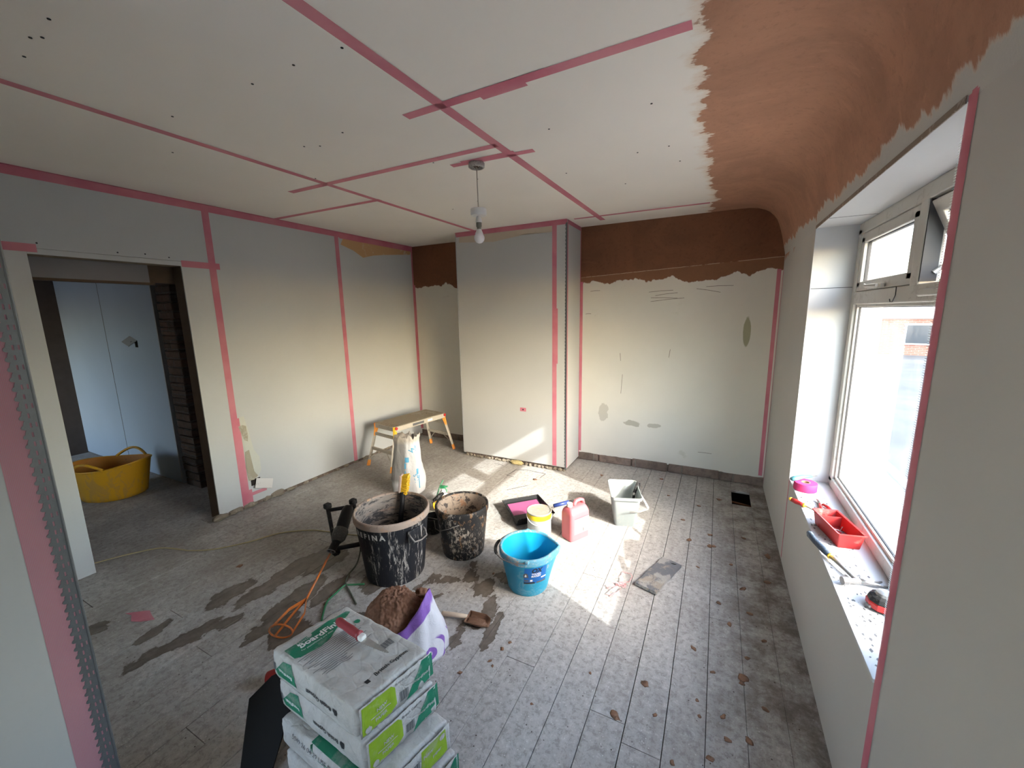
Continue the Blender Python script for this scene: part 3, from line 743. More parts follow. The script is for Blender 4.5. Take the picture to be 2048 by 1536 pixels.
s1, p1 = sash(2.140, Y1-.058, 1.704, 2.002, 0, 'casement')
hd = MB(); hd.box((fx0-.008, 2.42, 1.716), (.016, .05, .02), None, .004); hd.tube([(fx0-.02, 2.42, 1.716), (fx0-.03, 2.46, 1.718), (fx0-.028, 2.56, 1.722), (fx0-.024, 2.60, 1.728)], [.009, .008, .007, .006], 10)
hd.build('window_handle', plain('grey_handle', (.48, .46, .42), .4, 0, .1), s1, smooth=True, auto=.7)
s2, p2 = sash(Y0+.06, 2.064, 1.704, 2.002, radians(24), 'casement')
s2['label'] = 'fanlight tilted open at the bottom'
st = MB(); st.box((fx0+.075, 2.052, 1.82), (.012, .004, .19), rotm(), .002)
st.tube([(fx0+.04, 2.055, 1.74), (fx0+.10, 2.05, 1.80), (fx0+.07, 2.05, 1.92)], .008, 6, flat=.3)
st.build('friction_stay', plain('stay_steel', (.42, .42, .40), .35, .8), window)
MB().b2(fx0+.004, fx0+.05, 2.058, 2.067, 1.71, 2.0).build('gasket', M['gasket'], window)
tv = MB(); tv.box((fx0-.006, 1.93, 1.668), (.014, .17, .026), None, .006); tv.build('trickle_vent', M['upvc'], window)
hk = MB(); hk.tube([(fx0-.004, 2.245, 1.700), (fx0-.006, 2.235, 1.668), (fx0-.006, 2.26, 1.640), (fx0-.005, 2.29, 1.640), (fx0-.005, 2.30, 1.652)], .0018, 6); hk.build('wire_hook', M['gasket'], window)
cab = MB(); cab.tube([(.722, 2.50, .98), (.728, 2.505, .92), (.724, 2.49, .82), (.722, 2.48, .76), (.726, 2.475, .69), (.728, 2.46, .63)], .0045, 8)
cab.build('white_cable', M['white_pl'], window, smooth=True)
MB().b2(fx1, fx1+.14, Y0-.02, Y1+.02, WZ0-.02, WZ0+.02, None, .006).build('outer_sill', M['upvc'], window)

# near opening: end of the wall beside the camera, with its corner bead and tape
NXc, NYc = -1.473, .324
wn_ = MB().b2(XL-.1, NXc-.0125, .06, NYc-.0125, 0, H)
wall_near = wn_.build('wall_front', M['board']); struct(wall_near, 'end of the dividing wall beside the camera')
MB().b2(NXc-.0125, NXc, .05, NYc, 0, H).build('plasterboard_sheet', plasterboard('shaded_grey_plasterboard', (.40, .405, .40)), wall_near)  # board colour darkened for the shade on this wall end
MB().b2(XL, NXc-.0126, NYc-.0125, NYc, 0, H).build('plasterboard_sheet', M['board'], wall_near)
def perforated_bead(x, yc, z0, z1):
    """thin metal angle with three rows of slots, wavy outer edge"""
    m = MB(); W = .032; per = .0235
    rows = [(.0035, .0065), (.0130, .0165), (.0225, .0255)]
    z = z0; k = 0
    xo = x+.0018
    while z < z1:
        # columns of y with slots in each row, staggered
        zs = [z, z+per*.22, z+per*.72, z+per]
        ys = [0, .0045, .0075, .0135, .0170, .0240]
        for a in range(3):
            for b in range(5):
                slot = (b == 1 and a == 1 and k % 2 == 0) or (b == 3 and a == 1)
                if slot: continue
                m.add([(xo, yc-ys[b], zs[a]), (xo, yc-ys[b+1], zs[a]), (xo, yc-ys[b+1], zs[a+1]), (xo, yc-ys[b], zs[a+1])], [(0, 1, 2, 3)])
        # scalloped edge
        e = [(.0240, zs[0]), (.0300, zs[0]+per*.10), (.0320, zs[0]+per*.25), (.0300, zs[0]+per*.45), (.0270, zs[0]+per*.55), (.0262, zs[0]+per*.80), (.0240+.006*0, zs[3])]
        vs = [(xo, yc-.0240, zs[0]), (xo, yc-.0240, zs[3])]+[(xo, yc-a_, b_) for a_, b_ in reversed(e[:-1])]
        m.add(vs, [tuple(range(len(vs)))])
        z += per; k += 1
    m.tube([(x+.0016, yc+.0006, z0), (x+.0016, yc+.0006, z1)], .0028, 8)
    return m
perforated_bead(NXc, NYc, 0.0, H-.01).build('corner_bead', M['bead'], wall_near, fix=False, solid=.0006)
strip(wall_near, (NXc, NYc-.038, H), (NXc, NYc-.038, 0), .072, (1, 0, 0), .0009, mat=M['neartape'])

# hall beyond the door
hs = MB().b2(HX, -4.66, 1.872, 1.97, 0.012, H)
trim = hs.build('wall_hall', M['hallboard']); struct(trim, 'grey plasterboard wall seen through the door opening')
MB().b2(-5.805, -5.800, 1.8705, 1.873, .012, H).build('board_joint', M['timber'], trim)
MB().b2(-4.668, -4.655, 1.862, 1.98, .02, H).build('board_edge_bead', M['beadz'], trim)
pr = MB(); rr = random.Random(2); z = 0
while z < H:
    pr.box((-4.50+rr.uniform(-.012, .012), 2.03, z+.036), (.26, .30, .066), None, .008); z += .074
pr.b2(-4.615, -4.39, 1.90, 2.16, 0, H)
wall_pier = pr.build('wall_pier', M['pier']); struct(wall_pier, 'dark raw brick pier in the hall')
MB().b2(HX-.12, HX, YN, 2.62, 0, H).b2(HX-.12, HX, 3.62, YB+.1, 0, H).b2(HX-.12, HX, 2.62, 3.62, 0, .56).b2(HX-.12, HX, 2.62, 3.62, 1.93, H)
we = MB(); we.b2(HX-.12, HX, YN, 2.62, 0, H); we.b2(HX-.12, HX, 3.62, YB+.1, 0, H); we.b2(HX-.12, HX, 2.62, 3.62, -.4, .56); we.b2(HX-.12, HX, 2.62, 3.62, 1.93, H)
wall_end = we.build('wall_end', plain('bare_brown_wall', (.10, .075, .062), .9, 0, .3, 8, .3, .003)); struct(wall_end, 'bare brown end wall of the hall')
w3 = MB(); hx = HX-.07
for (p, q, r_, s_) in [(2.62, 3.62, .56, .62), (2.62, 3.62, 1.87, 1.93), (2.62, 2.68, .56, 1.93), (3.56, 3.62, .56, 1.93), (2.62, 3.62, 1.55, 1.63), (2.98, 3.02, 1.6, 1.9)]:
    w3.b2(hx-.03, hx+.03, p, q, r_, s_, None, .004)
w3.b2(hx-.03, HX+.03, 2.60, 3.64, .54, .56)
win2 = w3.build('window_2', M['upvc']); struct(win2, 'small window in the end wall of the far room')
pane(hx, 2.66, 3.58, .60, 1.90, win2)
wbk = MB(); wbk.b2(HX, XL-.12, YB, YB+.12, 0, H); wbk.build('wall_hall_back', M['hallboard']); struct(bpy.data.objects['wall_hall_back'])
# hall front wall with an opening towards the street side (behind the camera)
wh = MB(); yy = -1.4
wh.b2(HX, -6.85, yy-.12, yy, 0, H); wh.b2(-5.7, XL-.1, yy-.12, yy, 0, H); wh.b2(-6.85, -5.7, yy-.12, yy, 1.9, H); wh.b2(-6.85, -5.7, yy-.12, yy, -.4, .4)
wh.build('wall_hall_front', M['hallboard']); struct(bpy.data.objects['wall_hall_front'])
# room behind the camera: unseen end wall, wide opening added for fill light
wz = MB(); yy = YN
wz.b2(XL-.1, -2.6, yy-.2, yy, 0, H); wz.b2(-.6, WX1, yy-.2, yy, 0, H); wz.b2(-2.6, -.6, yy-.2, yy, -.4, .7); wz.b2(-2.6, -.6, yy-.2, yy, 2.1, H)
wz.build('wall_rear', M['board']); struct(bpy.data.objects['wall_rear'])

# wet-look lumps of plaster on the floor
M['splat'] = splat_mat('dried_brown_splat', (.22, .115, .065), (.12, .062, .036), .7, 60, .55, bump=.6)
rr = random.Random(5)
SP = [(-.189, 1.606, 2.0), (-.278, 1.405, 2.4), (-.009, 1.902, 1.6), (.199, 1.822, 2.6), (.19, 1.79, 1.4), (-.09, 2.912, 2.2), (.042, 3.048, 2.0), (.045, 2.893, 2.4), (.07, 2.90, 1.8), (.227, 2.489, 2.0), (-.13, 1.477, 1.1), (.116, 1.589, 1.3), (.077, 1.797, 1.2), (.131, 1.497, 1.5), (.204, 1.527, 1.8), (.073, 1.396, 1.5), (-.865, 1.407, 1.1), (-.84, 1.389, .9), (-.958, 1.293, 1.2), (-.846, 1.493, 1.4), (-.829, 1.545, 1.1), (-1.519, 3.428, 3.0), (-.95, 3.80, 2.2), (-.40, 3.95, 2.2), (.1, 3.7, 2.4), (-.05, 3.5, 2.0), (-2.733, 1.323, 2.2), (.10, 2.3, 1.6), (.30, 2.1, 1.5), (.15, 2.15, 1.7), (.26, 3.1, 2), (-.15, 3.2, 1.8), (-.3, 3.6, 1.6), (.39, 2.92, 3.0), (.36, 2.62, 2.0), (-2.0, 1.12, 1.6), (-1.62, 1.30, 1.2), (.02, 1.62, 1.0), (.03, 1.55, 1.0), (.22, 1.95, 1.4), (.27, 1.70, 1.5), (-.6, 1.3, .8), (-.42, 1.55, .8), (-.05, 1.32, 1.2), (.17, 2.72, 1.4), (.25, 2.28, 1.6), (-.02, 2.6, 1.2), (-1.17, 1.98, 1.2), (-1.1, 1.26, 1.0)]
for i, (x, y, s_) in enumerate(SP):
    a = rr.uniform(0, 3.1); q = rr.uniform(.75, 1.25)
    MB().blob((0, 0, 0), (.0078*s_*q, .0078*s_/q, .0014+.0004*s_), i, .7, 2, 1.4, T(x, y, .001) @ rotm(0, 0, a)).build('plaster_splat', M['splat'], floor, smooth=True)

# ================================================================== OBJECTS
M['binblack'] = splat_mat('black_bin_plaster_runs', (.014, .015, .019), (.40, .375, .34), .9, 60, .5, .13, None, .35, .565)
M['bin2'] = splat_mat('black_bucket_splashed', (.016, .016, .017), (.36, .32, .27), .85, 50, .5, .6, (.20, .115, .06), .4, .545)
M['cake'] = splat_mat('caked_plaster_rim', (.33, .255, .21), (.10, .085, .08), .8, 26, .85, .8, (.40, .25, .16), .8, .53)
M['inbin'] = splat_mat('plaster_film_inside', (.23, .20, .175), (.030, .030, .034), .95, 15, .8, 3.2, (.33, .24, .19), .5, .48)
M['inbin2'] = splat_mat('rusty_plaster_inside', (.34, .27, .21), (.045, .04, .04), .95, 24, .8, 1.0, (.34, .18, .10), .5, .50)
M['wire'] = plain('galvanised_wire', (.22, .20, .185), .5, .6, .2)
M['blkpl'] = plain('black_plastic', (.018, .018, .020), .45, 0, .2, 20, .1)
M['blkdust'] = splat_mat('dusty_black_plastic', (.022, .022, .023), (.20, .19, .17), .45, 60, .5)
M['blue'] = splat_mat('blue_bucket_plastic', (.012, .285, .46), (.24, .42, .50), .35, 20, .42, 1, None, .05)
M['bluein'] = splat_mat('blue_bucket_inside', (.006, .34, .60), (.02, .40, .62), .3, 14, .42, 1, None, .03)
M['bluerim'] = splat_mat('blue_rim_plaster', (.10, .32, .44), (.45, .42, .38), .8, 42, .6, 1, (.34, .22, .15), .4, .52)
M['lblue'] = plain('label_blue', (.004, .12, .42), .45, 0, .06)
M['white'] = plain('white_print', (.78, .78, .78), .6, 0, .03)
M['black'] = plain('black_print', (.018, .018, .02), .6, 0, .05)
M['ink'] = plain('grey_print', (.11, .11, .115), .7, 0, .1)
M['red'] = plain('red_plastic', (.42, .020, .020), .45, 0, .12, 20, .08, .001, (.36, .12, .10), .2)
M['redin'] = plain('red_plastic_inside', (.27, .02, .02), .5, 0, .12)
M['steel'] = plain('bright_steel', (.30, .30, .30), .38, .8, .1, 40, .1)
M['steeld'] = plain('dusty_steel', (.42, .40, .37), .5, .6, .2, 40, .2)
M['alu'] = splat_mat('dusty_aluminium', (.46, .42, .35), (.30, .26, .20), .7, 22, .55)
M['orange'] = plain('orange_plastic', (.78, .30, .045), .5, 0, .15, 20, .1, .001, (.5, .38, .25), .3)
M['yellowpl'] = plain('yellow_plastic', (.80, .50, .03), .5, 0, .15)

for k_ in ('binblack', 'bin2', 'blkpl', 'blkdust'): M[k_].node_tree.nodes['Principled BSDF'].inputs['Specular IOR Level'].default_value = .22

def residue_bucket(name, label, cat, c, R1, R0, Hh, m_out, m_in, m_rim, lip=.014, thick=.005, rz=0, squash=None, dirt_h=0):
    t = thing(name, label, cat, c, rz)
    prof = [(0, .004), (R0-.015, .004), (R0-.004, .0), (R0, .008)]
    n = 14
    for i in range(1, n+1): f = i/n; prof.append((R0+(R1-lip*.6-R0)*f, .008+(Hh-.045)*f))
    MB().lathe(prof, 72, None, squash).build('body', m_out, t, smooth=True, auto=.8)
    rim = [(R1-lip*.7, Hh-.045), (R1, Hh-.042), (R1+.001, Hh-.012), (R1-.002, Hh-.002), (R1-.008, Hh), (R1-.014, Hh-.003), (R1-.016, Hh-.012)]
    MB().lathe(rim, 72, None, squash).build('rim', m_rim, t, smooth=True, auto=1.0)
    ins = [(R1-.0155, Hh-.010)]
    for i in range(1, n+1): f = i/n; ins.append((R1-.018+(R0-.012-(R1-.018))*f, Hh-.02+(.020-(Hh-.02))*f))
    ins += [(R0-.03, .014), (0, .014)]
    MB().lathe(ins, 72, None, squash).build('inner_wall', m_in, t, smooth=True, fix=False, auto=.8)
    return t

def wrap_cone(geo, ang0, z0, R0, R1, Hh, scale=1.0, off=.0015, flip=False):
    """bend flat geometry (x right, y up, metres) round the bucket wall at angle ang0 and height z0"""
    vs, fs = geo; out = []
    for x, y, z in vs:
        zz = z0+y*scale; r_ = R0+(R1-R0)*(zz/Hh)+off
        a = ang0+x*scale/r_
        out.append((r_*cos(a), r_*sin(a), zz))
    return out, fs
def rect_geo(w, h, nx=12, ny=3, cx=0, cy=0):
    vs = [(cx-w/2+w*i/nx, cy-h/2+h*j/ny, 0) for j in range(ny+1) for i in range(nx+1)]
    fs = [(j*(nx+1)+i, j*(nx+1)+i+1, (j+1)*(nx+1)+i+1, (j+1)*(nx+1)+i) for j in range(ny) for i in range(nx)]
    return vs, fs
def arc(cx, cy, r_, a0, a1, n, z=0, rz=1.0):
    return [(cx+r_*cos(a0+(a1-a0)*i/n), cy+r_*sin(a0+(a1-a0)*i/n), z) for i in range(n+1)]

# ---- big plaster bin
BR1, BR0, BH = .232, .182, .432
bin_ = residue_bucket('mixing_bin', 'largest black plaster bin with white runs down its side, beside the mixer drill', 'bin', (-1.765, 1.75, 0), BR1, BR0, BH, M['binblack'], M['inbin'], M['cake'])
le = MB().add(*wrap_cone(text_geo('R E F I N A', .046, bold=.002), radians(-86), .345, BR0, BR1-.009, BH-.04, 1, .002))
le.build('lettering', plain('worn_white_print', (.58, .57, .54), .7, 0, .2, 80, .2, .001, (.05, .05, .05), .2, 40), bin_, fix=False)
for k, a in enumerate((radians(-10), radians(170))):
    hb = MB(); m_ = rotm(0, 0, a)
    hb.box((BR1-.006, 0, BH-.105), (.012, .12, .075), m_, .004)
    hb.build('handle_bracket', M['binblack'], bin_)
    hw = MB(); hw.tube([(BR1-.012, -.052, BH-.080), (BR1+.012, -.056, BH-.095), (BR1+.034, -.045, BH-.125), (BR1+.040, 0, BH-.13), (BR1+.034, .045, BH-.125), (BR1+.012, .056, BH-.095), (BR1-.012, .052, BH-.080)], .0055, 8, m_)
    hw.build('handle', M['wire'], bin_, smooth=True)

# ---- long-handled brush standing in the big bin
t = thing('scrubbing_brush', 'yellow bristled brush standing head up in the largest black bin', 'brush', (-1.80, 1.90, .02), 0)
q = T(-.045, .018, 0)
h_ = MB(); h_.tube([(-.0, -.10, .0), (-.040, .022, .34), (-.047, .040, .415)], [.018, .017, .016], 10); h_.build('handle', M['blkpl'], t, smooth=True)
bm_ = T(-.060, .045, .475) @ rotm(0, radians(8), radians(20))
MB().box((0, 0, .0), (.020, .045, .125), bm_, .006).build('brush_back', plain('dusty_pink_wood', (.55, .43, .38), .8, 0, .15), t)
br = MB(); rr = random.Random(3)
for i in range(12):
    for j in range(4):
        z = -.056+i*.0102; y = -.016+j*.0107
        tip = (.052+rr.uniform(-.003, .003), y*1.3+rr.uniform(-.004, .004), z*1.18+rr.uniform(-.003, .003))
        br.tube([(.008, y, z), tip], [.0036, .0050], 6, bm_)
tag(br.build('bristles', M['yellowpl'], t), 'yellow bristle tufts')

# ---- smaller black bucket
B2 = (-1.492, 2.125, 0); S1, S0, SH = .182, .142, .352
b2_ = residue_bucket('plaster_bucket', 'smaller black bucket, splashed brown, to the right of the largest bin', 'bucket', B2, S1, S0, SH, M['bin2'], M['inbin2'], M['bin2'], .010)
bl = MB()   # wire bail lying over the left rim
pts = []
for i in range(25):
    a = radians(-80-200*i/24); r_ = S1+.010+.012*sin(pi*i/24)
    pts.append((r_*cos(a), r_*sin(a), SH-.035-.05*sin(pi*i/24)**1.0))
pa = [(S1*cos(radians(-62)), S1*sin(radians(-62)), SH-.07), (S1*1.03*cos(radians(-85)), S1*1.03*sin(radians(-85)), SH-.10), (S1*1.05*cos(radians(-108)), S1*1.05*sin(radians(-108)), SH-.135), (S1*1.05*cos(radians(-128)), S1*1.05*sin(radians(-128)), SH-.145), (S1*1.05*cos(radians(-146)), S1*1.05*sin(radians(-146)), SH-.12)]
bl.tube(pa, .003, 8); bl.build('side_wire', M['wire'], b2_, smooth=True)
gr = MB(); gr.tube([(-.196, -.055, SH-.005), (-.185, .0, SH+.012), (-.178, .03, SH+.018)], [.012, .015, .011], 10)
gr.build('grip', M['blkdust'], b2_, smooth=True)
w2 = MB(); w3_ = MB(); w2.tube([(-.198, -.06, SH-.008), (-.185, -.085, SH-.005), (-.165, -.085, SH+.008), (-.150, -.09, SH-.002)], .003, 8); w3_.tube([(-.178, .03, SH+.018), (-.165, .07, SH+.01), (-.150, .10, SH-.01)], .003, 8)
w2.build('bail_wire', M['cake'], b2_, smooth=True); w3_.build('bail_wire', M['cake'], b2_, smooth=True)

# ---- small pot and spray bottle behind the bins
t = thing('small_pot', 'small dirty black pot squeezed between the two black bins', 'pot', (-1.83, 2.225, 0), 0)
MB().lathe([(0, 0), (.052, 0), (.055, .005), (.066, .115), (.069, .117), (.069, .124), (.063, .124), (.060, .02), (0, .018)], 28).build('body', M['blkdust'], t, smooth=True, auto=.8)
MB().tube([(-.066, 0, .11), (-.05, -.05, .14), (0, -.072, .15), (.05, -.05, .14), (.066, 0, .11)], .0025, 6).build('handle', M['wire'], t)
t = thing('spray_bottle', 'white spray bottle with a green trigger behind the two black bins', 'bottle', (-2.03, 2.62, 0), radians(20))
MB().lathe([(0, 0), (.034, 0), (.038, .006), (.038, .085), (.030, .112), (.014, .128), (.014, .145), (0, .145)], 24).build('bottle_body', M['white_pl'], t, smooth=True, auto=.9)
tg = MB(); tg.box((.0, 0, .158), (.045, .024, .026), None, .005); tg.tube([(.02, 0, .16), (.042, 0, .165)], .007, 8); tg.tube([(.018, 0, .15), (.034, 0, .130), (.030, 0, .11)], .004, 6)
tg.build('spray_trigger', plain('green_plastic', (.03, .22, .09), .5), t)
t = thing('plastic_lid', 'round yellow plastic lid leaning behind the bins', 'lid', (-1.99, 2.51, .0), radians(35))
MB().lathe([(0, 0), (.050, 0), (.053, .004), (.053, .012), (.050, .014), (.047, .006), (0, .006)], 28, T(0, 0, .055) @ rotm(radians(68), 0, 0)).build('lid_disc', M['yellowpl'], t, smooth=True, auto=.8)
t = tag(MB().tube([(-2.10, 2.58, .008), (-2.13, 2.66, .04), (-2.12, 2.70, .12), (-2.10, 2.72, .17)], .007, 8).build('green_hose', plain('green_hose', (.10, .30, .17), .5), None, smooth=True), 'short stiff green hose end curling up behind the bins', 'hose')

# ---- blue bucket
UR1, UR0, UH = .168, .120, .262
SPA = radians(20)
def spout(a, r_, z):
    d = (a-SPA+pi) % (2*pi)-pi
    k = max(0, z/UH)**1.5 if r_ > .08 else 0
    e = max(0, 1-abs(d)/radians(28))
    r2 = r_ + .030*k*e**1.3
    return (r2*cos(a), r2*sin(a), z+.004*k*e)
blue = residue_bucket('blue_bucket', 'bright blue plastic bucket with a pouring lip in the sunlight', 'bucket', (-.935, 1.99, 0), UR1, UR0, UH, M['blue'], M['bluein'], M['bluerim'], .012, squash=spout)
def on_blue(geo, a, z, mat, name, off=.0015, sc=1.0):
    return MB().add(*wrap_cone(geo, radians(a), z, UR0, UR1-.0072, UH-.037, sc, off)).build(name, mat, blue, fix=False)
on_blue(rect_geo(.135, .108, 16, 4), -47, .153, M['lblue'], 'label', .0012)
on_blue(text_geo('OX', .040, shear=.25, bold=.0018), -46, .187, M['black'], 'lettering', .0022)
on_blue(text_geo('TOUGH', .0155, bold=.0006), -46, .164, M['white'], 'lettering', .0022)
on_blue(text_geo('BUCKET', .0155, bold=.0006), -46, .149, M['white'], 'lettering', .0022)
on_blue(rect_geo(.063, .011, 8, 1), -61.5, .104, M['black'], 'label_strip', .0020)
on_blue(rect_geo(.060, .011, 8, 1), -32, .104, M['ink'], 'label_strip', .0020)
on_blue(rect_geo(.034, .009, 4, 1), -27, .133, M['white'], 'label_strip', .0022)
on_blue(rect_geo(.014, .013, 3, 1), -57, .121, M['white'], 'label_strip', .0022)
on_blue(rect_geo(.024, .011, 3, 1), -68, .121, M['ink'], 'label_strip', .0021)
on_blue(star_geo([(-.014, -.016), (.014, -.016), (.012, .004), (.004, .016), (-.008, .012), (-.014, .006)], 3, 2), -69, .158, M['ink'], 'label_emblem', .0022)
on_blue(star_geo([(-.008, -.008), (.002, -.010), (.004, .0), (-.003, .009)], 2, 2), -69, .158, M['white'], 'label_emblem', .003)
on_blue(rect_geo(.010, .026, 3, 2), -17, .186, plain('faded_sticker', (.35, .40, .48), .6), 'label_strip', .0022)
bh = MB(); pts = []
for i in range(31):
    a = radians(-66-180*i/30); s_ = sin(pi*i/30)
    pts.append(((UR1+.004+.020*s_)*cos(a), (UR1+.004+.020*s_)*sin(a), UH-.012-.014*s_))
bh.tube(pts, .0028, 8); bh.build('bail_wire', M['wire'], blue, smooth=True)
MB().tube(pts[12:20], [.008, .010, .010, .010, .010, .010, .010, .008], 10).build('grip', M['blkdust'], blue, smooth=True)
for a in (-66, 114):
    MB().box(((UR1+.002)*cos(radians(a)), (UR1+.002)*sin(radians(a)), UH-.010), (.022, .022, .016), None, .005).build('bail_lug', M['bluerim'], blue)

# ---- paint tin
t = thing('paint_tin', 'white paint tin with a yellow band and plaster on its lid', 'tin', (-1.092, 2.535, 0), 0)
M['tinw'] = splat_mat('tin_white_label', (.34, .36, .36), (.30, .33, .34), .5, 8, .4, .3, None, .05)
MB().lathe([(0, 0), (.084, 0), (.088, .004), (.088, .145)], 48).build('body', M['tinw'], t, smooth=True, auto=.8)
MB().lathe([(.0885, .143), (.0900, .146), (.0900, .176), (.0885, .180)], 48).build('label_band', plain('yellow_label_band', (.66, .47, .012), .45, 0, .1, 12, .05, .001, (.55, .25, .03), .25, 9), t, smooth=True)
MB().lathe([(.0885, .180), (.092, .183), (.092, .191), (.087, .193), (.083, .187), (.06, .186), (0, .186)], 48).build('lid', splat_mat('plaster_coated_lid', (.30, .29, .25), (.42, .40, .35), .7, 30, .7, 1, (.50, .30, .18), .8), t, smooth=True, auto=.9)
pts = [(.092*cos(radians(a)), .092*sin(radians(a)), .165-.052*sin(pi*(a+150)/170)) for a in range(-150, 21, 10)]
MB().tube([(p[0]*1.03, p[1]*1.03, p[2]) for p in pts], .0026, 8).build('bail_wire', M['white_pl'], t, smooth=True)
for z in (.118, .108, .094, .086, .078, .06, .05):
    MB().add(*wrap_cone(rect_geo(.10, .0022, 12, 1), radians(-62), z, .088, .088, .15, 1, .0008)).build('printed_line', plain('grey_blue_print', (.14, .18, .21), .6), t, fix=False)

# ---- paint tray and roller
t = thing('paint_tray', 'black paint tray holding pink paint behind the white tin', 'tray', (-1.285, 2.75, 0), radians(-44))
tr = MB()
# profile along x (ramp) : local x from -.17 (shallow end) .. +.17 (deep end)
def tray_shell(o):
    prof = [(-.17+o*.004, .075), (-.15, .058), (.03, .030), (.07, .012), (.14, .012), (.165-o*.004, .070)]
    rings = []
    for y_, dz in [(-.155, 1), (-.145, 0), (.145, 0), (.155, 1)]:
        rings.append([(x_, y_, (.074 if dz else z_)+0) for x_, z_ in prof])
    return rings
rg = tray_shell(0); k = 6
for i in range(3): tr.add([p for r_ in rg[i:i+2] for p in r_], [(a, a+1, k+a+1, k+a) for a in range(k-1)])
trb = tr.build('tray_shell', M['blkpl'], t, solid=.0025)
rm = MB()
for (x0, y0, x1, y1) in [(-.175, -.16, .17, -.16), (-.175, .16, .17, .16), (-.175, -.16, -.175, .16), (.17, -.16, .17, .16)]: rm.tube([(x0, y0, .075), (x1, y1, .074)], .0045, 8)
rm.build('tray_rim', M['blkdust'], t)
MB().add([(-.13, -.130, .0575), (-.13, .130, .0575), (.03, .130, .0335), (.03, -.130, .0335)], [(0, 1, 2, 3)]).build('wet_paint_ramp', plain('wet_pink_paint', (.34, .085, .20), .25, 0, .08), t, fix=False)
MB().add([(.025, -.139, .034), (.025, .139, .034), (.15, .139, .034), (.15, -.139, .034)], [(0, 1, 2, 3)]).build('paint_pool', M['blkpl'], t, fix=False)
for sx in (-.13,):
    for sy in (-.12, .12): MB().box((sx, sy, .026), (.02, .012, .056), None, .003).build('leg', M['blkpl'], t)
t = thing('paint_roller', 'blue handled paint roller resting across the black tray', 'roller', (-1.10, 2.80, .075), radians(42))
MB().tube([(.02, 0, .02), (.15, 0, .035)], [.015, .016], 12).build('handle', plain('navy_handle', (.03, .055, .20), .4), t, smooth=True)
MB().tube([(.15, 0, .035), (.22, 0, .04)], [.010, .006], 10).build('handle_end', M['blkpl'], t, smooth=True)
MB().tube([(.02, 0, .02), (-.05, 0, .012), (-.07, .06, .0), (-.10, .10, -.012), (-.12, -.0, -.012)], .004, 8).build('frame_wire', M['steeld'], t, smooth=True)
MB().tube([(-.12, .09, -.012), (-.12, -.10, -.012)], [.021, .021], 20).build('roller_sleeve', plain('dark_fleece', (.05, .045, .045), .95, 0, .3, 90, .8, .003), t, smooth=True, auto=.8)

# ---- pink jerrycan
ang = atan2(.87, .49)
t = thing('jerrycan', 'pink plastic jerrycan with a white label', 'jerrycan', (-.842, 2.618, 0), ang)
t['label'] = 'pink plastic jerrycan with a white label and white cap'
M['jerry'] = plain('pink_translucent_plastic', (.60, .135, .155), .38, 0, .06, 6, .03)
M['jerry'].node_tree.nodes['Principled BSDF'].inputs['Transmission Weight'].default_value = .0
def rrect(hx, hy, r_, z, n=5, cx=0, cy=0):
    o = []
    for (sx, sy, a0) in [(1, 1, 0), (-1, 1, 90), (-1, -1, 180), (1, -1, 270)]:
        for i in range(n+1):
            a = radians(a0+90*i/n); o.append((cx+sx*(hx-r_)+r_*cos(a), cy+sy*(hy-r_)+r_*sin(a), z))
    return o
jb = MB()
lv = [(.083, .052, .02, 0), (.089, .058, .022, .006), (.090, .059, .022, .05), (.090, .059, .022, .195), (.087, .056, .022, .212), (.080, .045, .02, .232), (.074, .032, .016, .243), (.070, .026, .014, .246)]
jb.loft([rrect(a, b, c_, z) for a, b, c_, z in lv]); jb.build('body', M['jerry'], t, smooth=True, auto=.7)
hd = MB(); hd.tube([(-.012, 0, .236), (-.008, 0, .262), (.004, 0, .275), (.045, 0, .277), (.068, 0, .268), (.078, 0, .236)], [.013]*6, 12, flat=1.15)
hd.build('carry_handle', M['jerry'], t, smooth=True)
MB().lathe([(0, .236), (.019, .236), (.019, .252), (0, .252)], 20, T(-.055, 0, 0)).build('neck', M['jerry'], t, smooth=True, auto=.7)
MB().lathe([(0, .252), (.021, .252), (.0215, .256), (.021, .274), (.019, .276), (0, .276)], 24, T(-.055, 0, 0)).build('cap', plain('cream_cap', (.72, .66, .58), .5), t, smooth=True, auto=.6)
lb_ = MB().add([(-.060, -.0600, .055), (.078, -.0600, .055), (.078, -.0600, .168), (-.060, -.0600, .168)], [(0, 1, 2, 3)]).build('label', plain('white_paper_label', (.38, .38, .38), .6), t, fix=False)
for i in range(10):
    w_ = .05+.012*((i*7) % 3); xs = -.052
    MB().b2(xs, xs+w_, -.0606, -.0603, .158-i*.0062, .1592-i*.0062).build('printed_line', M['ink'], lb_)
for i in range(9): MB().b2(.040+i*.0038, .0415+i*.0038, -.0606, -.0603, .066, .088).build('barcode_bar', M['ink'], lb_)
MB().b2(.018, .030, -.0606, -.0603, .064, .088).build('printed_block', M['ink'], lb_)
MB().b2(-.060, .078, -.0604, -.0601, .1725, .1750).build('moulded_line', plain('darker_pink', (.36, .06, .09), .5), t)

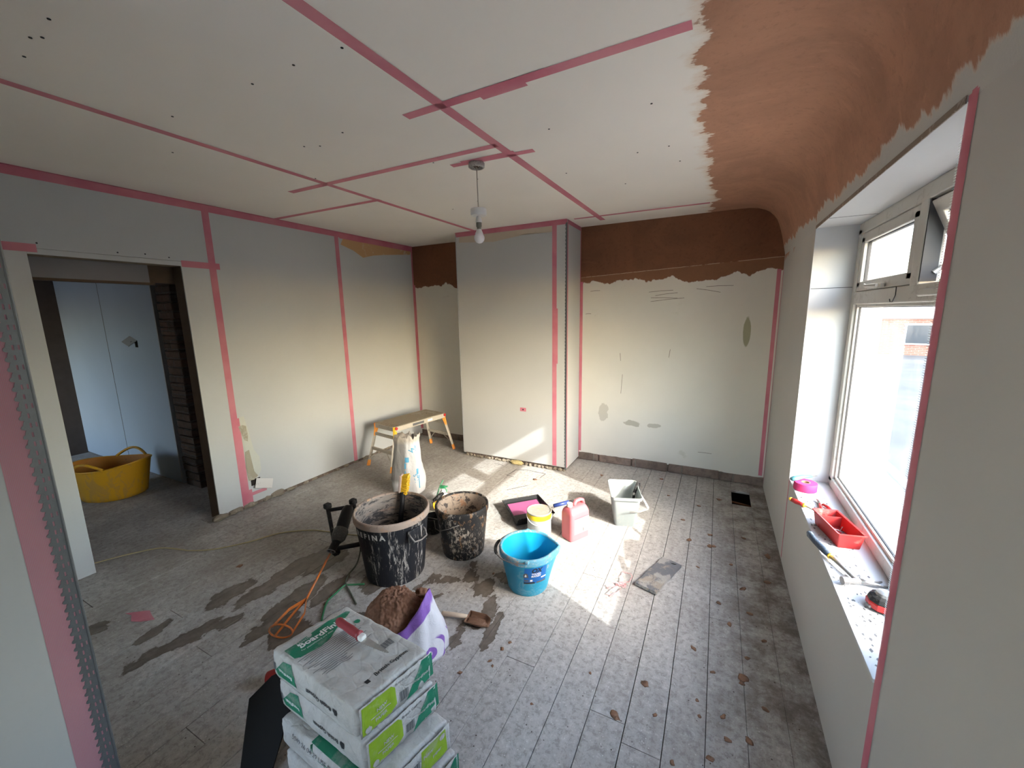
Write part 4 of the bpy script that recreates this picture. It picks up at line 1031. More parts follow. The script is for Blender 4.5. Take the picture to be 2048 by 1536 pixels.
# ---- grey tapered bucket
t = thing('square_bucket', 'pale grey rectangular bucket with a black tool sticking out, near the back wall', 'bucket', (-.573, 3.005, 0), atan2(.947, -.32))
M['gbk'] = splat_mat('pale_grey_bucket', (.30, .335, .33), (.40, .385, .34), .6, 22, .5, .4, None, .1)
so_ = MB(); Lv = [(.100, .072, .02, 0), (.104, .076, .022, .006), (.150, .100, .026, .215), (.155, .104, .028, .235), (.172, .112, .03, .240), (.174, .114, .03, .262), (.168, .109, .028, .262), (.150, .098, .026, .225), (.098, .070, .02, .012)]
so_.loft([rrect(a, b, c_, z) for a, b, c_, z in Lv]); so_.build('body', M['gbk'], t, smooth=True, auto=.6)
MB().tube([(-.03, -.116, .232), (-.13, -.160, .165), (-.16, -.10, .155), (-.175, -.02, .155)], .0042, 8).build('bail_wire', M['steeld'], t, smooth=True)
MB().tube([(-.035, -.120, .228), (-.085, -.145, .195), (-.125, -.160, .17)], .008, 8).build('grip', M['white_pl'], t, smooth=True)
t = thing('black_clamp_tool', 'small black splattered hand tool hooked over the rim of the pale grey bucket', 'tool', (-.50, 3.06, .20), radians(80))
bt = MB(); bt.tube([(-.045, 0, -.04), (.0, .005, .02), (.05, .0, .09)], [.010, .012, .008], 8); bt.tube([(.01, 0, .03), (.03, -.03, .035), (.06, -.015, .08)], .006, 8)
bt.build('tool_body', M['blkdust'], t, smooth=True)
MB().box((-.02, .0, .0), (.03, .016, .02), rotm(0, .6, 0), .004).build('tool_jaw', M['steeld'], t)

# ---- loose offcut of floorboard
t = thing('board_offcut', 'loose dark painted board offcut lying on the floor in front of the window wall', 'board', (-.228, 2.40, .003), 0)
pts = [(-.118, -.156), (.006, -.192), (.116, .150), (-.004, .194)]
ob = MB(); rr = random.Random(8); poly = []
for i in range(4):
    a = Vector(pts[i]); b = Vector(pts[(i+1) % 4]); nn = 10 if i in (1, 3) else 4
    for k in range(nn): p = a.lerp(b, k/nn); poly.append((p.x+rr.uniform(-.003, .003), p.y+rr.uniform(-.002, .002)))
ob.prism(poly, 0, .019)
o_ = ob.build('board', splat_mat('chipped_dark_paint', (.13, .135, .15), (.31, .27, .225), .9, 9, .6, 1, (.36, .35, .33), .4, .50), t, bevel=.0015)
o_.rotation_euler = (radians(-1.0), radians(.5), 0)
MB().b2(.055, .085, .135, .139, .0185, .0198).build('nail_slot', M['gasket'], t)

# ---- pink string
st = MB(); pts = [(-.426, 2.221), (-.446, 2.285), (-.436, 2.34), (-.393, 2.338), (-.375, 2.315), (-.384, 2.262), (-.42, 2.225), (-.47, 2.205), (-.50, 2.17), (-.485, 2.14), (-.448, 2.19), (-.482, 2.09), (-.445, 2.10), (-.415, 2.17), (-.478, 2.05)]
P3 = []
rr = random.Random(2)
for i in range(len(pts)-1):
    for k in range(4):
        f = k/4; P3.append((pts[i][0]*(1-f)+pts[i+1][0]*f+rr.uniform(-.003, .003), pts[i][1]*(1-f)+pts[i+1][1]*f+rr.uniform(-.003, .003), .004+.006*rr.random()))
st.tube(P3, .0015, 5)
for i in range(3):
    q = [(-.43+.022*cos(a*.9+i)+.008*i, 2.215+.020*sin(a*1.1+i*2), .004+.008*(a % 2)) for a in range(16)]
    st.tube(q, .0015, 5)
tag(st.build('pink_string', plain('pink_string', (.68, .30, .31), .8), None, smooth=True), 'tangled loop of thin pink string on the sunlit floorboards', 'string')
sc = MB(); vs, fs = star_geo([(-2.863, .781), (-2.80, .83), (-2.763, .854), (-2.70, .84), (-2.652, .833), (-2.70, .79), (-2.754, .768), (-2.81, .79)], 3, 2)
sc.add([(x, y, .004+.003*noise.noise(Vector((x*30, y*30, 0)))) for x, y, z in vs], fs)
tag(sc.build('tape_scrap', M['tape'], None, fix=False), 'scrap of pink mesh tape on the floor near the door opening', 'tape')

# ---- scoop
t = thing('hand_scoop', 'wooden handled scoop caked in brown plaster on the floor left of the sunlit patch', 'scoop', (-1.10, 1.575, 0), radians(7))
MB().tube([(-.145, -.018, .022), (-.13, -.017, .022), (-.06, -.010, .026), (-.0, -.004, .030)], [.010, .0125, .0125, .010], 12).build('handle', plain('pale_wood_handle', (.60, .48, .36), .7, 0, .12), t, smooth=True)
sv = MB(); rings = []
for i in range(9):
    x = 0+.125*i/8; w = .042 if i < 7 else .042-.01*(i-6)
    rings.append([(x, w*sin(a), .036-.034*cos(a)) for a in [radians(-82+164*k/10) for k in range(11)]])
vs = [p for r_ in rings for p in r_]; fs = [(i*11+k, i*11+k+1, (i+1)*11+k+1, (i+1)*11+k) for i in range(8) for k in range(10)]
vs.append((0, 0, .03)); fs += [(k, k+1, 99) for k in range(10)]
sv.add(vs, fs); M['cocoa'] = splat_mat('brown_wet_plaster', (.17, .085, .048), (.26, .15, .09), .7, 60, .7, 1, None, .8)
sv.build('scoop_blade', M['cocoa'], t, solid=.003, smooth=True, fix=False)
MB().blob((.05, 0, .010), (.055, .030, .009), 3, .5, 3, 3).build('plaster_residue', M['cocoa'], t, smooth=True)

# ---- hop-up work platform
hp = thing('hop_up_platform', 'dusty aluminium work platform with orange corners against the left wall', 'platform', (-3.065, 3.44, 0), radians(-9.3)+pi/2)
dk = MB(); L_, W_, HT = .37, .165, .47
for j in range(4):
    dk.box((0, -W_+.0412+j*.0825, HT-.006), (2*L_-.01, .079, .012), None, .002)
dk.build('deck', splat_mat('dusty_deck', (.33, .275, .20), (.20, .155, .11), .7, 16, .85, 1, (.42, .38, .32), .6), hp)
for s in (-1, 1):
    r_ = MB().box((0, s*(W_+.008), HT-.028), (2*L_-.03, .016, .052), None, .003).build('side_rail', M['alu'], hp)
    MB().box((0, s*(W_+.008), HT-.028), (.02, .016, .052)).build
    if s == -1:
        MB().box((-.05, -(W_+.0168), HT-.028), (.16, .0012, .026)).build('rail_label', M['ink'], r_)
        MB().box((.12, -(W_+.0168), HT-.028), (.07, .0012, .024)).build('rail_label', M['white'], r_)
for e in (-1, 1):
    MB().box((e*(L_-.006), 0, HT-.028), (.016, 2*W_, .046), None, .003).build('end_rail', M['alu'], hp)
    feet = {}
    for s in (-1, 1):
        top = Vector((e*(L_-.02), s*(W_-.004), HT-.05)); bot = Vector((e*(L_+.085), s*(W_+.035), .03))
        lg = MB(); d_ = (top-bot)
        lg.tube([bot, top], [.019, .019], 4, None, True, (1, 0, 0), .62); lo = lg.build('leg', M['alu'], hp)
        MB().tube([bot-d_.normalized()*.030, bot+d_.normalized()*.035], [.024, .023], 4, None, True, (1, 0, 0), .75).build('foot', M['orange'], lo, bevel=.003)
        cbm = MB(); cbm.tube([top-d_.normalized()*.10, top-d_.normalized()*.02, top+Vector((0, 0, .045))], [.016, .026, .028], 6, None, True, (1, 0, 0), .7)
        cb_ = cbm.build('corner_bracket', M['orange'] if not (e == -1 and s == -1) else M['yellowpl'], hp, bevel=.002)
        MB().lathe([(0, 0), (.017, 0), (.017, .008), (0, .008)], 14, T(top.x, top.y+s*.018, HT-.02) @ rotm(-s*pi/2)).build('bracket_knob', M['red'], cb_)
        feet[s] = (top, bot)
    for f in (.42, .93 if False else .18):
        a = feet[-1][1].lerp(feet[-1][0], 1-f if f < .2 else f); b = feet[1][1].lerp(feet[1][0], 1-f if f < .2 else f)
        MB().box(tuple((a+b)/2), (.020, (b-a).length, .032), None, .003).build('rung', M['alu'], hp)
    a = feet[-1][1].lerp(feet[-1][0], .42); b = feet[1][1].lerp(feet[1][0], .42)
    for s in (-1, 1):
        p = feet[s][1].lerp(feet[s][0], .12); c_ = (a+b)/2 + Vector((0, s*.06, 0))
        MB().tube([p, c_], .006, 6, flat=.5).build('brace', M['alu'], hp)

# ---- crumpled white sack
t = thing('white_sack', 'tall crumpled white plastic sack with blue print beside the work platform', 'sack', (-2.475, 2.69, 0), radians(27))
ws = MB(); rings = []; N = 72
lev = [(0, .120, .075), (.012, .137, .088), (.08, .145, .095), (.16, .146, .098), (.25, .136, .092), (.34, .122, .083), (.42, .108, .075), (.47, .100, .070), (.50, .098, .068), (.525, .104, .072), (.55, .098, .066)]
from bisect import bisect
def lv_at(z):
    for a, b in zip(lev[:-1], lev[1:]):
        if z <= b[0]: f = (z-a[0])/(b[0]-a[0]); return a[1]+(b[1]-a[1])*f, a[2]+(b[2]-a[2])*f
    return lev[-1][1], lev[-1][2]
zs = [0, .012]+[.02+.53*i/44 for i in range(45)]
for z in zs:
    rx, ry = lv_at(min(z, .55)); ring = []
    for k in range(N):
        a = 2*pi*k/N; up = max(0, (z-.30)/.25)
        w = 1+(.10*noise.noise(Vector((cos(a)*2.0, sin(a)*2.0, z*5)))+.17*up*noise.noise(Vector((cos(a)*4.6, sin(a)*4.6, z*2.5+3)))+.05*abs(noise.noise(Vector((cos(a)*8, sin(a)*8, z*14)))))*(1 if z > .01 else .3)
        sq = 1/max(abs(cos(a))**3+abs(sin(a))**3, .5)**(1/3)
        zz = z+(.028*noise.noise(Vector((cos(a)*3.5, sin(a)*3.5, 9)))+.02*noise.noise(Vector((cos(a)*9, sin(a)*9, 4))))*up**2
        ring.append((rx*cos(a)*sq*w, ry*sin(a)*sq*w, zz))
    rings.append(ring)
for z, s_ in ((.50, .86), (.46, .70), (.44, .35), (.435, .05)):
    rings.append([(x*s_/1, y*s_/1, z+.01*noise.noise(Vector((x*40, y*40, z)))) for x, y, _ in rings[len(zs)-1]])
ws.loft(rings)
sm_ = NT('white_sack_film'); x, y, z = sm_.xyz(sm_.pos(True))
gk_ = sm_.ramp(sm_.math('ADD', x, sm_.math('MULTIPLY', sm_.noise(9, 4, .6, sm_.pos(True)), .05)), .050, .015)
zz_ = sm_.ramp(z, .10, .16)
kk = sm_.mix(sm_.math('MULTIPLY', sm_.math('MULTIPLY', gk_, zz_), .85), (.60, .61, .62), (.19, .18, .17))  # left side above the foot painted grey for its shade
kk = sm_.mix(sm_.ramp(z, .47, .52, 0, .7), kk, (.46, .40, .33))
sm_.bump(sm_.noise(22, 7, .65, sm_.scaled(sm_.pos(True), (1, 1, .35)), .8), .9, .008)
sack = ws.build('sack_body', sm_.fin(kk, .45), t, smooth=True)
bv = BVHTree.FromPolygons([Vector(v) for v in ws.v], ws.f)
def decal(parent, bvh, geo, O, a, b, n, mat, name, off=.0012, reach=.12):
    O, a, b, n = Vector(O), Vector(a).normalized(), Vector(b).normalized(), Vector(n).normalized()
    out = []
    for x, y, z in geo[0]:
        p = O+a*x+b*y; h, nn, i_, d = bvh.ray_cast(p+n*reach, -n)
        out.append(tuple((h if h is not None and (h-p).length < reach*.9 else p)+n*off))
    return MB().add(out, geo[1]).build(name, mat, parent, fix=False)
M['bluep'] = plain('light_blue_print', (.10, .36, .56), .55, 0, .1)
fr_ = ((1, 0, 0), (0, 0, 1), (0, -1, 0))
for (gw, gh, u, z) in [(.036, .045, .020, .340), (.014, .050, .004, .285), (.007, .10, .002, .19), (.006, .13, .118, .13), (.016, .05, .108, .23)]:
    decal(sack, bv, rect_geo(gw, gh, 6, 8), (u, -.09, z), *fr_, M['bluep'], 'printed_panel', .002)
decal(sack, bv, text_geo('W', .060, bold=.002), (.075, -.08, .425), (.8, 0, .5), (-.5, 0, .8), (0, -1, 0), M['bluep'], 'printed_panel', .002)
decal(sack, bv, text_geo('VLS', .050, bold=.001), (.098, -.08, .17), (-.25, 0, 1), (-1, 0, -.25), (0, -1, 0), M['bluep'], 'printed_panel', .002)

# ---- stack of plaster bags
PAPER = NT('dusty_white_paper_sack'); v_ = PAPER.pos(True)
pn = PAPER.noise(9, 7, .7, v_, 1.2)
pk = PAPER.mix(PAPER.ramp(pn, .38, .68), (.50, .49, .47), (.40, .385, .36))
pk = PAPER.mix(PAPER.math('MULTIPLY', PAPER.ramp(PAPER.noise(30, 5, .7, v_), .55, .7), .3), pk, (.24, .22, .20))
vr_ = PAPER.voro(17, PAPER.scaled(v_, (1, 1.3, 1)), 'DISTANCE_TO_EDGE'); PAPER.bump(PAPER.math('ADD', PAPER.noise(24, 6, .62, v_, 1.8), PAPER.math('MULTIPLY', PAPER.ramp(vr_, .0, .10), .35)), .8, .0035)
M['paper'] = PAPER.fin(pk, .62)
M['pgreen'] = plain('printed_green', (.010, .175, .095), .5, 0, .2, 12, .25, .002, (.16, .24, .19), .45, 9)
M['plime'] = plain('printed_lime', (.27, .42, .020), .5, 0, .16, 12, .2, .002, (.34, .42, .16), .3, 9)
EX = Vector((.997, -.070, 0)).normalized(); EY = Vector((.225, .974, 0)).normalized(); EZ = Vector((0, 0, 1))
def cement_bag(label, c, hu, hv, h, seed, style, z_shift=0.0, flap=True):
    t = thing('plaster_bag', label, 'bag', c, 0, None)
    bm = bmesh.new(); bmesh.ops.create_grid(bm, x_segments=2, y_segments=2, size=1); bm.free()
    m = MB(); nu, nv, nz = 56, 40, 12
    ids = {}; vs = []; fs = []
    def P(u, v, w):
        # superelliptic pillow
        e = max(abs(u), abs(v))
        pu = u*hu*(1-.035*w*w); pv = v*hv*(1-.05*w*w)
        # round the vertical edges
        cr = .026
        du = max(0, abs(pu)-(hu-cr)); dv = max(0, abs(pv)-(hv-cr))
        dd = sqrt(du*du+dv*dv)
        if dd > cr and du > 0 and dv > 0:
            k = cr/dd; pu = math.copysign(hu-cr+du*k, pu); pv = math.copysign(hv-cr+dv*k, pv)
        thick = h/2*(1-.07*max(0, (abs(u)-.86)/.14)**2-.08*max(0, (abs(v)-.84)/.16)**2)
        pz = w*thick
        q = Vector((pu*9+seed*7, pv*9, pz*11+seed))
        wr_ = .0026*(abs(noise.noise(q*1.3))*2-.6)+.0012*noise.noise(q*3.1)+.0012*(1-abs(noise.noise(q*2.2+Vector((5, 5, 5))))*4)
        nz_ = 1 if w > .9 else .6
        d = Vector((u**3*(1 if abs(w) < .9 else .25), v**3*(1 if abs(w) < .9 else .25), w**3)); d = d.normalized() if d.length > 0 else EZ
        loc = Vector((pu, pv, pz))+d*wr_*nz_*1.2
        return tuple(EX*loc.x+EY*loc.y+EZ*(loc.z+h/2))
    def vid(i, j, k):
        key = (i, j, k)
        if key not in ids:
            ids[key] = len(vs); vs.append(P(-1+2*i/nu, -1+2*j/nv, -1+2*k/nz))
        return ids[key]
    for i in range(nu):
        for j in range(nv):
            fs.append((vid(i, j, nz), vid(i+1, j, nz), vid(i+1, j+1, nz), vid(i, j+1, nz)))
            fs.append((vid(i, j, 0), vid(i, j+1, 0), vid(i+1, j+1, 0), vid(i+1, j, 0)))
    for i in range(nu):
        for k in range(nz):
            fs.append((vid(i, 0, k), vid(i+1, 0, k), vid(i+1, 0, k+1), vid(i, 0, k+1)))
            fs.append((vid(i, nv, k), vid(i, nv, k+1), vid(i+1, nv, k+1), vid(i+1, nv, k)))
    for j in range(nv):
        for k in range(nz):
            fs.append((vid(0, j, k), vid(0, j, k+1), vid(0, j+1, k+1), vid(0, j+1, k)))
            fs.append((vid(nu, j, k), vid(nu, j+1, k), vid(nu, j+1, k+1), vid(nu, j, k+1)))
    m.add(vs, fs); body = m.build('sack_body', M['paper'], t, smooth=True)
    bvh = BVHTree.FromPolygons([Vector(p) for p in vs], fs)
    mid = EZ*h/2
    top = lambda u, v: EX*u+EY*v+EZ*h
    nf = Vector((EY.y, -EY.x, 0)); nf = nf if nf.dot(EX) > 0 else -nf      # outward normal of the +u end
    nn = Vector((-EX.y, EX.x, 0)); nn = -nn if nn.dot(EY) > 0 else nn       # outward normal of the camera side
    if flap:   # pasted end flap standing a little proud with a torn rim
        fl = MB(); n_ = 40; vv = []; ff = []
        for i in range(n_+1):
            v = -hv+.012+(2*hv-.024)*i/n_
            for k in range(5):
                w = (k/4-.5)*(h-.012+.008*noise.noise(Vector((i*.6, seed, 2))))
                bulge = .004*noise.noise(Vector((i*.25, k*.6, seed*2)))+.003
                p = EX*(hu+.0035)+EY*v+EZ*(h/2+w)+nf*bulge; vv.append(tuple(p))
        for i in range(n_):
            for k in range(4): ff.append((i*5+k, i*5+k+1, (i+1)*5+k+1, (i+1)*5+k))
        fl.add(vv, ff); flo = fl.build('end_flap', M['paper'], t, smooth=True, fix=False, solid=.0014)
        bvf = BVHTree.FromPolygons([Vector(p) for p in vv], ff)
    else: flo, bvf = body, bvh
    def end(geo, v, z, mat, name='printed_panel', off=.0016): return decal(flo, bvf, geo, EX*(hu+.004)+EY*v+EZ*z, EY, EZ, nf, mat, name, off)
    def front(geo, u, z, mat, name='printed_panel', flip=True, off=.0016):
        s = -1 if flip else 1
        return decal(body, bvh, geo, EX*u-EY*hv+EZ*z, EX*s, EZ*s, nn, mat, name, off)
    def tp(geo, u, v, mat, name='printed_panel', off=.0014): return decal(body, bvh, geo, top(u, v), EY, -EX, EZ, mat, name, off)
    if style == 'top':
        # on the top face text runs along +v, up is towards -u
        tp(star_geo([(-.122, .022), (.04, .036), (.112, .036), (.120, .022), (.095, .006), (.04, -.022), (.0, -.046), (-.04, -.058), (-.11, -.052), (-.122, -.04)], 8, 3), -.148, 0, M['pgreen'])
        tp(text_geo('Thistle', .019), -.166, -.062, M['paper'], 'lettering', .0026)
        tp(text_geo('BoardFinish', .036, bold=.0010), -.146, -.002, M['white'], 'lettering', .0026)
        tp(text_geo('For plasterboard and skim', .0105), -.123, -.035, M['white'], 'lettering', .0026)
        for i in range(15):
            w_ = .15+.03*((i*5) % 3); 
            tp(rect_geo(w_ if i < 11 else w_*.5, .0022, 22, 1), -.095+i*.0095, -.02-(.04 if i > 10 else 0), M['ink'], 'printed_line', .0014)
        tp(text_geo('British Gypsum', .020, bold=.0004), .165, .035, M['black'], 'lettering')
        tp(rect_geo(.014, .016, 4, 4), .168, -.055, M['black'], 'lettering')
        for i in range(12): tp(rect_geo(.0012+.0008*(i % 3), .030, 2, 6), .085, .060+i*.0036, M['ink'], 'barcode_bar')
        tp(star_geo([(.011*cos(a*.785), .011*sin(a*.785)) for a in range(8)], 2, 1), -.10, .10, M['pgreen'])
    elif style == 'lower':
        tp(rect_geo(.285, .22, 30, 24), .050, -.010, M['pgreen'])
    if style in ('top', 'second'):
        front(star_geo([(-.055, .030), (.052, .034), (.060, .010), (.012, -.040), (-.030, -.044), (-.052, -.01)], 7, 3), -.135, h*.50, M['pgreen'])
        front(text_geo('BoardFinish', .017, bold=.0004), -.135, h*.50, M['white'], 'lettering', True, .0026)
        front(text_geo('British Gypsum', .021, bold=.0005), .045, h*.48, M['black'], 'lettering')
        front(star_geo([(-.010, -.012), (.008, -.012), (.010, .0), (.004, .013), (-.008, .010)], 3, 2), .130, h*.48, M['black'], 'emblem')
        front(rect_geo(.020, .030, 6, 5), -.205, h*.5, M['ink'], 'barcode_bar')
        end(star_geo([(-.058, -.048), (.040, -.046), (.062, -.030), (.060, .030), (.046, .046), (-.056, .048)], 8, 4), -hv+.075, h/2, M['plime'])
        end(text_geo('NEW', .016, bold=.0004), -hv+.085, h/2+.004, M['paper'], 'lettering', .003)
        end(rect_geo(.070, .003, 12, 1), -hv+.080, h/2-.010, M['paper'], 'printed_line', .003)
        end(text_geo('PAPER', .015, bold=.0004), -hv+.080, h/2-.024, M['paper'], 'lettering', .003)
        end(star_geo([(.011*cos(a*.628), .011*sin(a*.628)) for a in range(10)], 2, 1), -hv+.036, .022, M['paper'], 'emblem', .003)
        end(text_geo('British Gypsum', .0125), -hv+.175, h-.022, M['black'], 'lettering', .0022)
        for i in range(11): end(rect_geo(.0012+.0007*(i % 3), .034, 1, 4), -hv+.150+i*.0030, h/2-.020, M['ink'], 'barcode_bar', .0022)
        end(star_geo([(-.055, -.052), (-.02, .0), (.012, .048), (.055, .050), (.058, -.040)], 7, 3), hv-.055, h/2, M['pgreen'])
        end(text_geo('BoardFinish', .015, bold=.0003), hv-.048, h/2-.006, M['paper'], 'lettering', .003)
    if style == 'lower':
        front(text_geo('5049 26 04 29 USE BY 18-06', .024, shear=.1), -.02, h*.72, M['ink'], 'lettering', False, .002)
        front(rect_geo(.05, .06, 8, 5), .17, h*.4, M['pgreen'])
        end(star_geo([(-.055, -.046), (.055, -.046), (.050, .046), (-.050, .046)], 8, 5), hv-.080, h/2, M['plime'])
        end(text_geo('New', .020, bold=.0005), hv-.105, h/2+.018, M['paper'], 'lettering', .003)
        end(text_geo('paper', .016, bold=.0004), hv-.070, h/2-.008, M['paper'], 'lettering', .003)
        end(star_geo([(.012*cos(a*.628), .012*sin(a*.628)) for a in range(10)], 2, 1), hv-.045, h-.030, M['paper'], 'emblem', .003)
        for i in range(11): end(rect_geo(.0014+.0009*(i % 3), .045, 1, 4), hv-.175+i*.0034, h/2, M['ink'], 'barcode_bar', .0022)
        end(star_geo([(-.030, -.045), (.022, -.045), (.030, .044), (-.030, .044)], 6, 4), -hv+.055, h/2, M['pgreen'])
    if style == 'bottom':
        end(star_geo([(-.055, -.05), (.0, .0), (.05, .05), (.07, .05), (.07, -.05)], 7, 3), hv-.075, h/2, M['pgreen'])
        end(text_geo('BoardFinish', .018, bold=.0003), hv-.06, h/2, M['paper'], 'lettering', .003)
        end(text_geo('British Gypsum', .016), -.03, h/2+.01, M['black'], 'lettering', .0022)
    return t
cement_bag('white plaster bag with a green panel, topmost of the stack of four', (-1.078, .822, .3605), .224, .142, .1165, 1, 'top')
cement_bag('white plaster bag directly under the topmost bag, its lime label part hidden', (-1.066, .826, .240), .226, .142, .1165, 2, 'second')
cement_bag('third plaster bag down, with a green upper panel and a date code', (-1.022, .808, .120), .240, .153, .1165, 3, 'lower')
cement_bag('bottom plaster bag of the stack, resting on the floorboards', (-1.000, .806, .0), .243, .158, .1165, 4, 'bottom')

# ---- jab saw on the top bag
t = thing('jab_saw', 'red handled jab saw lying on the topmost plaster bag', 'saw', (-1.078, .862, .4865), radians(-1))
hd = MB(); hd.tube([(-.112, .006, .020), (-.100, .006, .022), (-.07, .004, .020), (-.03, .0, .020), (.004, -.004, .020), (.016, -.005, .020)], [.013, .0175, .0155, .0175, .0155, .020], 14, flat=.8)
hd.build('handle', plain('dusty_crimson_handle', (.27, .035, .045), .45, 0, .15, 20, .1, .001, (.40, .22, .20), .2), t, smooth=True)
MB().lathe([(0, 0), (.006, 0), (.006, .003), (0, .003)], 12, T(-.098, .006, .034)).build('hanging_hole', M['gasket'], t)
MB().box((.026, -.005, .018), (.022, .024, .018), None, .004).build('blade_clamp', M['white_pl'], t)
bd = MB(); up_, lo_ = [], []
n_ = 26
for i in range(n_+1):
    x = .036+.118*i/n_; w = .013*(1-i/n_)**.7+.001
    up_.append((x, w-.006)); lo_.append((x, -w-.006-(.0022 if i % 2 else 0)))
bd.prism(up_+lo_[::-1], .012, .0134); bd.build('blade', M['steeld'], t)

# ---- black board and red cap left of the stack
D_, B_, A_, E1, E2 = Vector((-1.452, .611, .004)), Vector((-1.504, .786, .207)), Vector((-1.551, .717, .146)), Vector((-1.395, .86, .262)), Vector((-1.32, .65, .012))
n3 = (B_-D_).cross(E2-D_).normalized()
def flat(p): return p-n3*((p-D_).dot(n3))
pl = [flat(p) for p in (Vector((-1.34, .44, -.0)), D_, A_, B_, E1)]; pl[0] = Vector((-1.40, .46, .004))
th = n3*.006; vs = [tuple(p) for p in pl]+[tuple(p-th) for p in pl]
vs += [tuple(flat(Vector((-1.315, .60, .010)))), tuple(flat(Vector((-1.315, .60, .010)))-th)]
bb = MB(); k = 5
bb.add(vs, [(0, 1, 2, 3, 4, 10), (5, 11, 9, 8, 7, 6), (0, 5, 6, 1), (1, 6, 7, 2), (2, 7, 8, 3), (3, 8, 9, 4), (4, 9, 11, 10), (10, 11, 5, 0)])
tag(bb.build('leaning_board', plain('matt_black_sheet', (.004, .004, .004), .9), None), 'matt black plastic panel leaning against the plaster bags', 'panel')
t = thing('red_cap', 'small red plastic tub lying beyond the black panel', 'tub', (-1.69, .86, 0), radians(40))
MB().lathe([(0, 0), (.028, 0), (.030, .003), (.036, .055), (.038, .057), (.038, .062), (.033, .062), (.027, .006), (0, .006)], 26, T(0, 0, .036) @ rotm(0, radians(82), 0)).build('tub_body', M['red'], t, smooth=True, auto=.8)

# ---- torn bag of brown undercoat behind the stack
t = thing('torn_plaster_sack', 'open purple and white sack spilling brown plaster, between the bags and the largest bin', 'sack', (-1.285, 1.285, 0), radians(27))
PS = NT('purple_white_sack'); x, y, z = PS.xyz(PS.pos(True))
e_ = PS.noise(7, 4, .6, PS.pos(True))
m1 = PS.ramp(PS.math('ADD', PS.math('SUBTRACT', z, PS.math('MULTIPLY', x, .9)), PS.math('MULTIPLY', e_, .03)), .118, .124)
m2 = PS.ramp(x, .158, .150)
wv = PS.new('ShaderNodeTexWave', wave_type='RINGS'); PS.put(wv.inputs['Vector'], PS.scaled(PS.pos(True), (1, 1, 1), (-.15, .1, -.05))); wv.inputs['Scale'].default_value = 6
m3 = PS.math('MULTIPLY', PS.ramp(wv.outputs[1], .75, .8), PS.ramp(z, .12, .10))
pc = PS.mix(PS.math('MULTIPLY', m1, m2), (.62, .61, .64), (.235, .105, .42)); pc = PS.mix(m3, pc, (.24, .11, .42))
PS.bump(PS.noise(20, 6, .6, PS.pos(True), 1.5), .8, .005)
pm = PS.fin(pc, .45)
sk = MB(); N = 64; rings = []
zl = [0, .01]+[.02+.235*i/22 for i in range(23)]
for z in zl:
    f = z/.255; ring = []
    for k in range(N):
        a = 2*pi*k/N; right_ = max(0, cos(a-radians(-5)))
        rx = .205*(1-.32*f*f)+.0; ry = .150*(1-.25*f*f)
        ww = 1+.10*noise.noise(Vector((cos(a)*2.2, sin(a)*2.2, z*7)))+.05*noise.noise(Vector((cos(a)*6, sin(a)*6, z*9)))
        zz = z*(.62+.62*right_**1.5+.10*noise.noise(Vector((cos(a)*3, sin(a)*3, 1.5))))
        ring.append((rx*cos(a)*ww*(1+.02), ry*sin(a)*ww, zz))
    rings.append(ring)
sk.loft(rings, True, False); sk.build('sack_wall', pm, t, smooth=True, solid=.0025)
M['clay'] = splat_mat('brown_undercoat_plaster', (.215, .105, .062), (.12, .058, .034), .6, 38, .92, 1, (.26, .14, .09), 1.0, .50)
cl = MB(); bm = bmesh.new(); bmesh.ops.create_icosphere(bm, subdivisions=6, radius=1); bm.verts.index_update(); vs = []
for v in bm.verts:
    p = v.co; d = 1+.16*noise.noise(p*1.6+Vector((3, 1, 2)))
    rough_ = (.10*abs(noise.noise(p*7))+.045*noise.noise(p*17)+.02*noise.noise(p*40))*(1 if (p.x > -.35 or p.z < .2) else .25)
    d += rough_
    vs.append((-.035+p.x*.135*d, .012+p.y*.115*d, .150+p.z*(.160 if p.z > 0 else .10)*d))
fs = [[v.index for v in f.verts] for f in bm.faces]; bm.free(); cl.add(vs, fs)
cl.build('plaster_heap', M['clay'], t, smooth=True)
MB().blob((.082, .095, .20), (.042, .038, .050), 9, .5, 4, 2.5).build('plaster_lump', M['clay'], t, smooth=True)

# ---- mixer drill
mx = thing('mixer_drill', 'black plaster mixer drill with an orange paddle, left of the largest bin', 'mixer', (-2.20, 1.70, 0), 0)
def V(x, y, z): return Vector((x+2.20, y-1.70, z))
TL, TR, BRr, BLl = V(-2.388, 1.761, .300), V(-2.277, 1.888, .300), V(-2.071, 1.772, .050), V(-2.217, 1.663, .050)
for a, b, nm in ((TL, BLl, 'guard_bar'), (TR, BRr, 'guard_bar')):
    MB().tube([a+(a-b)*.06, a, a.lerp(b, .5), b, b+(b-a)*.08], [.017, .015, .013, .015, .018], 8).build(nm, M['blkdust'], mx, smooth=True)
MB().tube([TL.lerp(BLl, .10), TR.lerp(BRr, .10)], [.014, .014], 8).build('cross_bar', M['blkpl'], mx, smooth=True)
MB().tube([BLl.lerp(TL, .06), BRr.lerp(TR, .10)], [.015, .017], 8).build('cross_bar', M['blkpl'], mx, smooth=True)
for p in (TL, TR, BRr, BLl): 
    MB().box(tuple(p), (.045, .045, .040), rotm(), .010).build('rubber_corner', M['blkdust'], mx)
rear, gear, collar = V(-2.262, 1.822, .262), V(-2.200, 1.695, .170), V(-2.180, 1.600, .098)
ax = (collar-rear).normalized()
MB().tube([rear-ax*.03, rear, rear.lerp(gear, .5), gear-ax*.03], [.030, .040, .042, .040], 20).build('motor_housing', M['blkpl'], mx, smooth=True, auto=.7)
